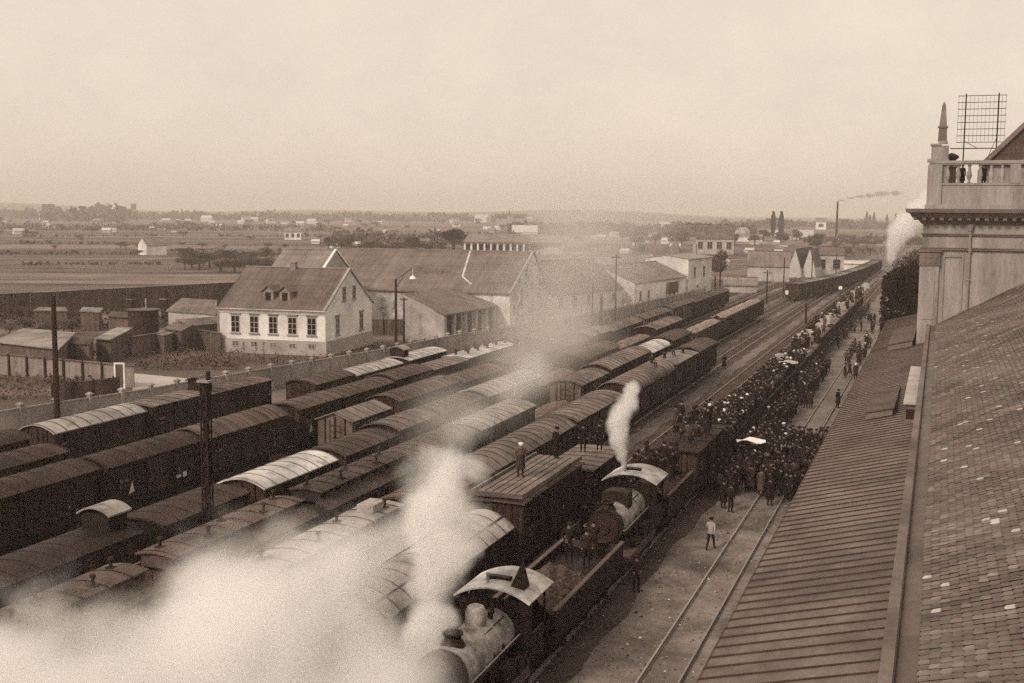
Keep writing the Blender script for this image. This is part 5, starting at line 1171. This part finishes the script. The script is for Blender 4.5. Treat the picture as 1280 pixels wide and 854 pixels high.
# ================================================================ people
CLOTH = [mat('black_cloth', .016, var=.3, objvar=.3), mat('dark_cloth', .03, var=.3, objvar=.35), mat('grey_cloth', .075, var=.3, objvar=.35), mat('pale_cloth', .3, var=.25, objvar=.2)]
SKIN = mat('skin', .21, var=.1, objvar=.15); HATL = mat('white_headwear', .78, var=.1, objvar=.1); SHOE = mat('boot_leather', .012)
def person_mesh(pose, seed):
    """one continuous figure grown over a skeleton, 1.72 m tall, facing -y"""
    r = random.Random(seed)
    P = dict(pel=(0, 0, .93), sp=(0, .01, 1.12), ch=(0, .0, 1.34), nk=(0, -.01, 1.48), hd=(0, -.03, 1.56), tp=(0, -.02, 1.68))
    for s, n in ((-1, 'l'), (1, 'r')):
        P['sh'+n] = (s*.185, .01, 1.39); P['el'+n] = (s*.25, .04, 1.13); P['wr'+n] = (s*.24, -.06, .9); P['hn'+n] = (s*.235, -.09, .81)
        P['hp'+n] = (s*.1, 0, .88); P['kn'+n] = (s*.11, -.02, .48); P['an'+n] = (s*.11, .03, .09); P['to'+n] = (s*.13, -.14, .03)
    if pose == 'walk':
        P['knl'] = (-.1, -.17, .5); P['anl'] = (-.1, -.26, .1); P['tol'] = (-.11, -.43, .06); P['knr'] = (.1, .08, .48); P['anr'] = (.1, .3, .14); P['tor'] = (.11, .17, .03)
        P['ell'] = (-.25, .14, 1.14); P['wrl'] = (-.23, .12, .9); P['hnl'] = (-.22, .1, .82); P['elr'] = (.25, -.06, 1.13); P['wrr'] = (.22, -.24, .96); P['hnr'] = (.21, -.3, .9)
    if pose == 'sit':
        dz = -.5
        for k in ('pel', 'sp', 'ch', 'nk', 'hd', 'tp', 'shl', 'shr', 'ell', 'elr'): P[k] = (P[k][0], P[k][1], P[k][2]+dz)
        for s, n in ((-1, 'l'), (1, 'r')):
            P['hp'+n] = (s*.1, -.02, .4); P['kn'+n] = (s*.13, -.42, .44); P['an'+n] = (s*.13, -.46, .06); P['to'+n] = (s*.15, -.62, .02); P['wr'+n] = (s*.2, -.28, .58); P['hn'+n] = (s*.15, -.38, .54)
    if pose == 'wave': P['elr'] = (.36, -.02, 1.56); P['wrr'] = (.36, -.06, 1.82); P['hnr'] = (.35, -.08, 1.92)
    if pose == 'pocket':
        for s, n in ((-1, 'l'), (1, 'r')): P['el'+n] = (s*.31, .1, 1.14); P['wr'+n] = (s*.21, -.06, .97); P['hn'+n] = (s*.16, -.1, .9)
    if pose == 'behind':
        for s, n in ((-1, 'l'), (1, 'r')): P['el'+n] = (s*.28, .14, 1.14); P['wr'+n] = (s*.12, .17, .98); P['hn'+n] = (s*.04, .19, .94)
    RD = dict(pel=.155, sp=.145, ch=.165, nk=.062, hd=.098, tp=.072, sh=.075, el=.052, wr=.04, hn=.045, hp=.098, kn=.066, an=.05, to=.045)
    ks = list(P); me = bpy.data.meshes.new('sk'); ix = {k: i for i, k in enumerate(ks)}
    E_ = [('pel', 'sp'), ('sp', 'ch'), ('ch', 'nk'), ('nk', 'hd'), ('hd', 'tp')]
    for n in 'lr': E_ += [('ch', 'sh'+n), ('sh'+n, 'el'+n), ('el'+n, 'wr'+n), ('wr'+n, 'hn'+n), ('pel', 'hp'+n), ('hp'+n, 'kn'+n), ('kn'+n, 'an'+n), ('an'+n, 'to'+n)]
    me.from_pydata([P[k] for k in ks], [(ix[a], ix[b]) for a, b in E_], [])
    o = bpy.data.objects.new('sk', me); COL.objects.link(o); md = o.modifiers.new('s', 'SKIN')
    for k in ks:
        q = RD.get(k, RD.get(k[:2], .05)); sv = me.skin_vertices[0].data[ix[k]]; sv.radius = (q, q*(.78 if k in ('ch', 'sp', 'pel') else 1)); sv.use_root = k == 'pel'
    sb = o.modifiers.new('d', 'SUBSURF'); sb.levels = 1; sb.render_levels = 1
    dg = bpy.context.evaluated_depsgraph_get(); m2 = bpy.data.meshes.new_from_object(o.evaluated_get(dg)); bpy.data.objects.remove(o)
    for p in m2.polygons: p.use_smooth = True
    return m2, P
def dress(pose, coat, trou, skin=True, hat='cap', long=False, seed=0, hatm=None):
    """figure mesh with clothes as its surface; coat skirt and hat come as extra geometry"""
    key = ('person', pose, coat, trou, hat, long, hatm)
    if key in CACHE: return CACHE[key]
    m2, P = cached(('pm', pose), lambda: person_mesh(pose, seed)); me = m2.copy(); me.materials.clear()
    for x in (CLOTH[coat], CLOTH[trou], SKIN, SHOE): me.materials.append(x)
    hz_ = P['pel'][2]; nz_ = P['nk'][2]
    for p in me.polygons:
        c = p.center; mi = 0
        hands = min((c-Vector(P['hnl'])).length, (c-Vector(P['hnr'])).length)
        if c.z > nz_-.01 and (Vector((c.x, c.y, 0)).length < .2): mi = 2
        elif hands < .08: mi = 2
        elif c.z < .1: mi = 3
        elif c.z < hz_-.02 and abs(c.x) < .2 and not (pose in ('pocket', 'behind') and hands < .12): mi = 1
        p.material_index = mi
    cm = None
    b = MB()
    if long:
        zt = hz_+.2; prof = [(.2, zt-.72 if pose != 'sit' else .42), (.25, zt-.7 if pose != 'sit' else .4), (.22, zt-.35), (.185, zt-.1), (.17, zt)] if pose != 'sit' else [(.27, .36), (.22, .5), (.17, .62)]
        if pose == 'walk': prof = [(r_*1.2 if i < 2 else r_, z) for i, (r_, z) in enumerate(prof)]
        b.lathe(prof, n=12); cm = b.data('coat', [CLOTH[coat]], True)
        for v in cm.vertices: v.co.y *= .85
    h = MB(); hz0 = P['hd'][2]; hy = P['hd'][1]
    if hat == 'cap': h.lathe([(.112, hz0+.05), (.125, hz0+.1), (.13, hz0+.14), (.06, hz0+.17)], (0, hy, 0), 10); h.lathe([(.08, hz0+.05), (.085, hz0+.065)], (0, hy-.09, 0), 8)
    elif hat == 'hat': h.lathe([(.19, hz0+.06), (.19, hz0+.075), (.11, hz0+.09), (.105, hz0+.18), (.06, hz0+.19)], (0, hy, 0), 12)
    elif hat == 'scarf': h.lathe([(.1, hz0-.1), (.125, hz0-.02), (.125, hz0+.08), (.07, hz0+.15)], (0, hy+.025, 0), 10)
    hm = h.data(hat, [hatm or CLOTH[0]], True)
    CACHE[key] = (me, cm, hm); return CACHE[key]
def person(x, y, z, rz, label, group=None, pose='stand', coat=1, trou=0, hat='cap', long=False, hatm=None, s=1.0, parts=True):
    me, cm, hm = dress(pose, coat, trou, True, hat, long, 0, hatm)
    if parts:
        o = obj('person', me, None, (x, y, z), rz); o.scale = (s, s, s); tag(o, label, 'person', group)
        if cm: obj('coat', cm, o)
        obj({'cap': 'cap', 'hat': 'hat', 'scarf': 'headscarf'}[hat], hm, o)
    else:
        k = ('merged', me.name, cm.name if cm else '', hm.name)
        def f():
            bm = bmesh.new(); bm.from_mesh(me); mats = list(me.materials)
            for q in (cm, hm):
                if not q: continue
                n0 = len(bm.faces); bm.from_mesh(q); bm.faces.ensure_lookup_table(); mats.append(q.materials[0])
                for f_ in bm.faces[n0:]: f_.material_index = len(mats)-1
            m3 = bpy.data.meshes.new('person'); bm.to_mesh(m3); bm.free()
            for x_ in mats: m3.materials.append(x_)
            return m3
        o = obj('person', cached(k, f), None, (x, y, z), rz); o.scale = (s, s, s); tag(o, label, 'person', group)
    return o
pr = random.Random(21)
STY = [('stand', 0, 0, 'cap', True, None), ('stand', 1, 0, 'hat', True, None), ('pocket', 1, 1, 'cap', False, None), ('stand', 0, 1, 'hat', False, None), ('behind', 2, 0, 'cap', False, None), ('walk', 1, 0, 'hat', True, None), ('stand', 1, 1, 'scarf', True, None), ('pocket', 0, 0, 'cap', True, None), ('wave', 1, 0, 'cap', False, None), ('stand', 2, 1, 'hat', True, None)]
LIGHT = [('stand', 0, 0, 'cap', True, HATL), ('stand', 1, 0, 'scarf', True, HATL), ('pocket', 1, 1, 'cap', False, HATL), ('stand', 3, 0, 'cap', False, None)]
TAKEN = []
def crowd(n, xr, yr, z, label, group, light=.1, sit=0., face=None, parts=True, gap=.5, pack=None):
    k = 0; tries = 0
    while k < n and tries < n*60:
        tries += 1
        x = pr.uniform(*xr); y = pr.uniform(*yr)
        if pack and pr.random() > pack(x, y): continue
        if any(abs(a-x) < gap and abs(b_-y) < gap and (a-x)**2+(b_-y)**2 < gap*gap and abs(c-z) < 1 for a, b_, c in TAKEN): continue
        TAKEN.append((x, y, z))
        st = pr.choice(LIGHT if pr.random() < light else STY); pose = 'sit' if pr.random() < sit else st[0]
        rz = pr.uniform(0, 6.28) if face is None else face+pr.gauss(0, .6)
        person(x, y, z, rz, label, group, pose, st[1], st[2], st[3], st[4], st[5], pr.uniform(.93, 1.05), parts); k += 1
# singled-out figures
q = at(888, 688); person(q.x, q.y, .006, math.pi-.2, 'lone man in light jacket and dark trousers walking away between rail and locomotive', pose='walk', coat=3, trou=0, hat='cap')
q = at(962, 633); person(q.x, q.y, .006, 2.8, 'man in a long black coat standing by the rail in front of the dense crowd', pose='stand', coat=0, trou=0, hat='hat', long=True); TAKEN.append((q.x, q.y, 0))
for u, v, lab, c in ((904, 636, 'left one of the dark-clothed pair standing apart beside the second tender', 0), (913, 641, 'right one of the dark-clothed pair standing apart beside the second tender', 1)):
    q = at(u, v); person(q.x, q.y, .006, 2.6, lab, pose='stand', coat=c, trou=0, long=c == 0, hat='hat'); TAKEN.append((q.x, q.y, 0))
q = atx(652, 614, -18.9); person(-18.9, q.y-.2, 4.07, .5, 'man in long grey coat and white cap standing on the planked van deck', pose='stand', coat=2, trou=1, hat='cap', long=True, hatm=HATL)
for x, y, lab, c in ((-18.9, 63.6, 'man in dark suit standing at the front of the low flat van roof', 0), (-18.2, 64.6, 'darker man close behind the suited man on the low van roof', 0), (-18.5, 66.0, 'third man on the low van roof, partly behind the steam jet', 1)):
    person(x, y, 3.22, .2, lab, pose='stand', coat=c, trou=0, hat='hat', long=c == 1)
person(-18.6, 57.6, 4.07, 2.5, 'man standing at the far end of the planked van deck', pose='stand', coat=0, trou=0, hat='cap', long=True)
for x, y, lab in ((-37.5, 103.2, 'left one of two men standing on a wagon roof in the smoke'), (-36.9, 105.0, 'right one of two men standing on a wagon roof in the smoke')): person(x, y, 3.68, .3, lab, pose='stand', coat=0, trou=0, hat='hat', long=True)
for x, y, z, lab, p in ((-13.5, 46.2, 2.02, 'man standing on the rear of the leading tender', 'stand'), (-14.5, 46.9, 2.02, 'second man on the rear of the leading tender', 'pocket'), (-13.6, 47.6, 2.02, 'man with hands behind him at the back edge of the leading tender', 'behind'), (-12.2, 49.8, 0, 'bent-armed man beside the front buffers of the second locomotive', 'pocket')):
    person(x, y, z, .6, lab, pose=p, coat=1, trou=0, hat='cap')
for k, (u, v) in enumerate(((1007, 511), (1013, 512))): q = at(u, v); person(q.x, q.y, .06, .4*k, ('left', 'right')[k]+' one of two dark figures standing together on the open paving', pose='stand', coat=k, trou=0, hat='hat', long=True)
q = at(1047, 511); person(q.x, q.y, .06, 1.0, 'dark figure alone at the canopy edge, right of the standing pair', pose='stand', coat=0, trou=0, hat='cap', long=True)
q = at(975, 533); person(q.x, q.y, .06, 1.0, 'dark figure just ahead of the dense crowd on the paving', pose='stand', coat=0, trou=0, hat='cap', long=True)
for k, (u, v) in enumerate(((1022, 479), (1031, 472), (1029, 477))): q = at(u, v); person(q.x, q.y, .06, k, ('left', 'right', 'middle')[k]+' one of a talking group of three on the paving beyond the standing pair', pose='stand', coat=k % 2, trou=0, hat='hat', long=k == 0)
for x, lab in ((1.4, 'dark figure behind the first bay of the tower balustrade, next to the chimney pot'), (3.0, 'dark figure further right behind the first bay of the tower balustrade')): person(x, TY+1.6, 19.45, .3, lab, pose='stand', coat=0, trou=0, hat='hat', long=True)
MB().box(.5, .6, 19.2, 20, 6, 19.45).build('terrace', STONE, bpy.data.objects['station_tower'])
# the crowds
crowd(96, (-13.0, -5.6), (68.5, 86), .05, 'person in the dense dark crowd packed across the track up to the canopy edge', 'dense crowd across the track', light=.13, parts=True, gap=.42, pack=lambda x, y: 1 if (y-68.5) > (x+12)*.25 and (y > 72 or x < -8) else .05)
crowd(14, (-15.2, -12.8), (67.5, 74.6), 3.5, 'person sitting or standing on the van roof right behind the second tender', 'riders on the van roof', light=.1, sit=.5, gap=.5)
crowd(46, (-15.1, -12.9), (76.2, 94), 1.25, 'person riding in the first open wagons behind the van with roof riders', 'riders in the front open wagons', light=.16, gap=.45)
crowd(26, (-17.6, -15.8), (62, 96), 0, 'person standing on the gravel left of the crowded train', 'people left of the crowded train', light=.1)
crowd(36, (-12.6, -10.6), (86, 125), .05, 'person standing along the side of the crowded train', 'people along the train side', light=.12, gap=.45, pack=lambda x, y: 1 if x < -11.2 else .35)
crowd(34, (-15.1, -12.9), (96.4, 126), 1.25, 'person riding in an open wagon farther along the crowded train', 'riders in the farther open wagons', light=.15, parts=False, gap=.5)
crowd(14, (-9.6, -7.4), (124, 150), .05, 'person in the loose group near the far canopy end', 'loose group near the canopy end', light=.15, parts=False)
crowd(4, (-12.2, -7.4), (150, 190), 0, 'far person walking beside the train beyond the canopy', 'far walkers beside the train', light=.2, parts=False)
# everyone else in the throng: one mass of figures
def throng(specs):
    bm = bmesh.new(); src = []; mats = []
    for st in STY[:8]+LIGHT[:1]:
        me, cm, hm = dress(st[0], st[1], st[2], True, st[3], st[4], 0, st[5]); src.append([q for q in (me, cm, hm) if q])
    for n, xr, yr, zz, gap in specs:
        k = t_ = 0
        while k < n and t_ < n*50:
            t_ += 1; x = pr.uniform(*xr); y = pr.uniform(*yr)
            if zz < 1 and x > -12.2 and (y-68.5) <= (x+12)*.25: continue
            if any((a-x)**2+(b_-y)**2 < gap*gap and abs(c-zz) < 1 for a, b_, c in TAKEN): continue
            TAKEN.append((x, y, zz)); k += 1; T = Matrix.Translation((x, y, zz)) @ Matrix.Rotation(pr.uniform(0, 6.28), 4, 'Z') @ Matrix.Scale(pr.uniform(.92, 1.04), 4)
            for q in src[pr.randrange(len(src)) if pr.random() > .8 else pr.randrange(8)]:
                nv, nf = len(bm.verts), len(bm.faces); bm.from_mesh(q); bm.verts.ensure_lookup_table(); bm.faces.ensure_lookup_table()
                for v in bm.verts[nv:]: v.co = T @ v.co
                for f in bm.faces[nf:]:
                    m_ = q.materials[f.material_index]
                    if m_ not in mats: mats.append(m_)
                    f.material_index = mats.index(m_)
    me = bpy.data.meshes.new('crowd'); bm.to_mesh(me); bm.free()
    for m_ in mats: me.materials.append(m_)
    o = obj('crowd', me); tag(o, 'mass of tightly packed dark figures filling the throng on and around the train', 'crowd', kind='stuff')
throng([(150, (-13.0, -5.4), (69.5, 86), .05, .36), (150, (-15.2, -12.8), (76, 95), 1.25, .34), (100, (-17.4, -15.6), (57, 92), 0, .4), (14, (-15, -13), (59.2, 63.6), 2.6, .5), (130, (-15.1, -12.9), (96, 126), 1.25, .36), (90, (-12.6, -10.8), (86, 130), .05, .4), (110, (-15.1, -12.9), (127, 230), 2.2, .45), (25, (-12.4, -7.6), (128, 230), 0, .6)])
for k, (u, v) in enumerate(((960, 470), (905, 462))): q = at(u, v); person(q.x, q.y, 0, 1, 'dark figure on the open gravel left of the crowded train', 'lone figures on the gravel', pose='walk', coat=0, trou=0, hat='hat', long=True)
for x, y, z, lab in ((-22.9, 97.5, 3.9, 'figure sitting on the rounded ribbed van roof'), (-23.6, 108.0, 3.72, 'figure beside the stovepipe on the pale flat van roof')): person(x, y, z-.03, 1, lab, pose='sit', coat=1, trou=0, hat='cap')
# pale things held or carried in the crowd
def sheet(name, label, cat, x, y, z, w, d, h, rz, m):
    b = MB(); n = 6; V = [(-w/2+w*i/n, d*(j/4-.5), h*.25*math.sin(i*1.1+j)-.25*h*abs(i/n-.5)) for j in range(5) for i in range(n+1)]
    V += [(a, c, e-.03) for a, c, e in V]; k = 5*(n+1); F2 = []
    for j in range(4):
        for i in range(n): q_ = j*(n+1)+i; F2 += [(q_, q_+1, q_+n+2, q_+n+1), (k+q_, k+q_+n+1, k+q_+n+2, k+q_+1)]
    b.mesh(V, F2); o = b.build(name, [m], None, True, (x, y, z), rz); tag(o, label, cat); return o
WC = mat('white_sheet', .8, var=.08, objvar=0); PC = mat('pale_canvas', .4, var=.15)
q = at(938, 550, 2.1); sheet('cloth', 'white cloth spread over the heads in the middle of the dense crowd', 'cloth', q.x, q.y, 2.1, 1.9, 1.0, .5, .3, WC)
q = at(985, 452, 3.0); sheet('cloth', 'pale canvas square held up above the crowded open wagons', 'cloth', q.x, q.y, 3.0, 1.8, 1.6, .4, .2, PC)
q = at(870, 485, 1.6); sheet('bundle', 'pale bundle on the gravel edge left of the crowded train', 'bundle', -15.6, 84, 1.0, 1.5, 1.2, .8, .6, PC)
# bright bundles on the far wagons
bdm = [MB().box(-.9, -1, 0, .9, 1, .7).box(-.5, -.6, .7, .6, .5, 1.1).data('bundle', [x]) for x in (WC, PC)]
for k in range(16):
    y = 118+k*8.2; o = obj('bundle', bdm[k % 3 == 0 and 0 or 1], None, (-14+pr.uniform(-.5, .5), y, 2.1 if y < 127 else 2.75), pr.uniform(-.4, .4)); tag(o, 'pale bundle lying on a far wagon of the crowded train', 'bundle', 'pale bundles on the far wagons'); o.scale = (.8, .8+pr.random()*.6, .5+pr.random()*.5)
# ================================================================ steam, smoke and haze
def vapour(name, label, blobs, dens, nscale, namp, edge, color=(1, .995, .99), aniso=.1, step=1.0, detail=4, stretch=(1, 1, 1), seed=0):
    """a cloud: soft union of ellipsoids (centre, radii) broken up by noise; blobs in world metres"""
    mg = 1+.22*namp; lo = [min(c[i]-r[i]*mg for c, r in blobs) for i in range(3)]; hi = [max(c[i]+r[i]*mg for c, r in blobs) for i in range(3)]
    lo[2] = max(lo[2], .06); c0 = [(a+b_)/2 for a, b_ in zip(lo, hi)]
    b = MB(); b.box(*[a-c for a, c in zip(lo, c0)], *[a-c for a, c in zip(hi, c0)])
    M = bpy.data.materials.new(name+'_vapour'); M.use_nodes = True; n = M.node_tree; N = n.nodes; LK = n.links; N.remove(N['Principled BSDF'])
    pv = N.new('ShaderNodeVolumePrincipled'); pv.inputs['Color'].default_value = (*color, 1); pv.inputs['Anisotropy'].default_value = aniso
    LK.new(pv.outputs[0], N['Material Output'].inputs['Volume'])
    tc = N.new('ShaderNodeTexCoord'); acc = None
    for c, r in blobs:
        sb = N.new('ShaderNodeVectorMath'); sb.operation = 'SUBTRACT'; sb.inputs[1].default_value = [a-k for a, k in zip(c, c0)]; LK.new(tc.outputs['Object'], sb.inputs[0])
        dv = N.new('ShaderNodeVectorMath'); dv.operation = 'DIVIDE'; dv.inputs[1].default_value = r; LK.new(sb.outputs[0], dv.inputs[0])
        ln = N.new('ShaderNodeVectorMath'); ln.operation = 'LENGTH'; LK.new(dv.outputs[0], ln.inputs[0])
        if acc is None: acc = ln.outputs['Value']
        else:
            mn = N.new('ShaderNodeMath'); mn.operation = 'SMOOTH_MIN'; mn.inputs[2].default_value = .25; LK.new(acc, mn.inputs[0]); LK.new(ln.outputs['Value'], mn.inputs[1]); acc = mn.outputs[0]
    mp = N.new('ShaderNodeMapping'); mp.inputs['Location'].default_value = (seed, seed*2.3, 0); mp.inputs['Scale'].default_value = stretch; LK.new(tc.outputs['Object'], mp.inputs[0])
    z = N.new('ShaderNodeTexNoise'); z.inputs['Scale'].default_value = nscale; z.inputs['Detail'].default_value = detail; z.inputs['Roughness'].default_value = .55; LK.new(mp.outputs[0], z.inputs['Vector'])
    nm = N.new('ShaderNodeMath'); nm.operation = 'MULTIPLY_ADD'; nm.inputs[1].default_value = namp*2; nm.inputs[2].default_value = -namp; LK.new(z.outputs[0], nm.inputs[0])
    ad = N.new('ShaderNodeMath'); ad.operation = 'ADD'; LK.new(acc, ad.inputs[0]); LK.new(nm.outputs[0], ad.inputs[1])
    mr = N.new('ShaderNodeMapRange'); mr.interpolation_type = 'SMOOTHSTEP'; mr.inputs[1].default_value = 1-namp*.4; mr.inputs[2].default_value = 1-namp*.4-edge; mr.inputs[3].default_value = 0; mr.inputs[4].default_value = dens
    LK.new(ad.outputs[0], mr.inputs[0]); LK.new(mr.outputs[0], pv.inputs['Density'])
    M.cycles.volume_step_rate = step
    o = b.build(name, [M], None, False, tuple(c0)); tag(o, label, name.replace('_', ' '), kind='stuff'); return o
# steam blown low across the ground in the lower left
vapour('ground_steam', 'broad white steam bank spreading over the coaches in the lower left corner',
       [((-24.5, 23.5, 2.6), (10.5, 8, 5.6)), ((-19.5, 30.5, 2.6), (7, 10.5, 6.0)), ((-26.6, 30.5, .6), (3.8, 7, 3.9)), ((-23, 38.5, .6), (5.6, 11, 4.9)), ((-16.5, 25, 2.2), (4.5, 6, 4.0)), ((-21, 44, 1), (4.4, 9, 4.2)), ((-15.4, 29.0, 1.8), (3.4, 4.8, 4.0)), ((-14.6, 31.2, 1.6), (2.0, 2.4, 3.0))], 1.7, .3, .62, .8, step=.6, seed=3, detail=6)
vapour('front_steam', 'thin steam leaking round the front of the leading locomotive', [((-13.9, 29.0, 2.2), (2.8, 3.4, 3.0)), ((-15.4, 31, 2.5), (2.6, 2.8, 2.9)), ((-14.2, 30.6, 3.2), (1.8, 1.8, 1.6))], 1.1, .5, .5, .9, step=.7, seed=21, detail=6)
def puffs(y, spec):
    res = []
    for u, v, r_, *e in spec:
        q = aty(u, v, y+(e[0] if e else 0)); k = (q-CAM).length/FPX*r_; res.append((tuple(q), (k, k*.95, k*(e[1] if len(e) > 1 else 1.1))))
    return res
# plume from the leading locomotive
vapour('steam_plume', 'thick white steam plume rising above the leading locomotive',
       puffs(33.4, [(560, 775, 26), (540, 770, 52, .1), (526, 800, 56, -.5, 1.3), (538, 730, 58, .3, 1.3), (552, 685, 66, .7, 1.2), (562, 640, 72, 1.2), (560, 602, 68, 1.7), (592, 590, 52, 2.0), (536, 640, 50, 1.0)]), 2.5, .7, .75, .55, step=.4, seed=14, detail=6)
vapour('steam_wisp', 'thinner steam puff drifting off behind the big plume', puffs(46, [(594, 520, 46), (575, 550, 40, -3), (630, 492, 40, 4), (660, 470, 50, 10), (520, 600, 60, -2)]), .5, .45, .7, .8, step=.7, seed=5, detail=5)
vapour('safety_valve_jet', 'narrow white steam jet rising from the second locomotive', puffs(54.4, [(779, 580, 5.5, 0, 3.0), (777, 566, 10, 0, 2.0), (773, 548, 17, 0, 1.7), (772, 530, 21, .2, 1.5), (779, 514, 18, .4, 1.5), (788, 499, 16, .6, 1.5), (791, 487, 14, .7)]), 4, 1.5, .45, .5, step=.25, seed=2, detail=5)
vapour('yard_smoke', 'thin smoke veil drifting over the middle of the yard toward the barn', [((-26, 66, 5), (6, 20, 5)), ((-30, 84, 5.5), (8, 24, 6)), ((-34, 104, 6), (10, 30, 8)), ((-44, 140, 9), (14, 40, 12)), ((-55, 190, 14), (24, 50, 18))], .055, .045, .9, .9, step=1.0, detail=4, seed=7, color=(.97, .93, .88))
vapour('drifting_smoke', 'low smoke drifting across the wagon roofs in the centre of the yard', [((-27, 62, 5), (6, 16, 3.6)), ((-28, 80, 5.5), (7, 18, 4.2)), ((-32, 100, 6), (8, 20, 5)), ((-24, 52, 6), (4, 10, 3))], .1, .1, 1.0, .9, step=.8, detail=4, seed=31, color=(.98, .95, .91))
vapour('far_plume', 'white smoke plume leaning right over the far tracks by the tower corner', puffs(400, [(1114, 318, 8, 0, 2), (1116, 305, 12, 0, 1.6), (1122, 292, 17, 1, 1.3), (1132, 280, 20, 2), (1145, 268, 22, 3), (1165, 258, 26, 4)]), .5, .2, .4, .4, step=.5, seed=4)
cp = at(1046, 281); s = 900/math.hypot(cp.x, cp.y); cx, cy, k = cp.x*s, cp.y*s, 900/FPX; ax, ay = math.cos(YAW), math.sin(YAW); cz = CH+(271-254)*k
vapour('chimney_smoke', 'dark smoke trail blowing right from the factory chimney', [((cx+ax*d_*k, cy+ay*d_*k, cz+u_*k), (rx*k, 3, rz_*k)) for d_, u_, rx, rz_ in ((6, 1.5, 8, 1.6), (16, 4.5, 9, 2.0), (27, 6, 9, 2.6), (38, 7.5, 11, 4), (52, 9.5, 14, 5), (68, 10.5, 14, 5))], .22, .25, .4, .5, color=(.3, .24, .19), step=.5, seed=9)
# pale air over the plain
b = MB(); b.box(-6200, -60, -1.2, 1500, 5600, 62)
M = bpy.data.materials.new('haze_air'); M.use_nodes = True; N = M.node_tree.nodes; N.remove(N['Principled BSDF'])
pv = N.new('ShaderNodeVolumePrincipled'); pv.inputs['Color'].default_value = (.96, .9, .84, 1); pv.inputs['Density'].default_value = .00033; pv.inputs['Anisotropy'].default_value = .0
M.node_tree.links.new(pv.outputs[0], N['Material Output'].inputs['Volume'])
hz_o = b.build('haze', [M]); tag(hz_o, 'pale haze lying over the plain', 'haze', kind='stuff')
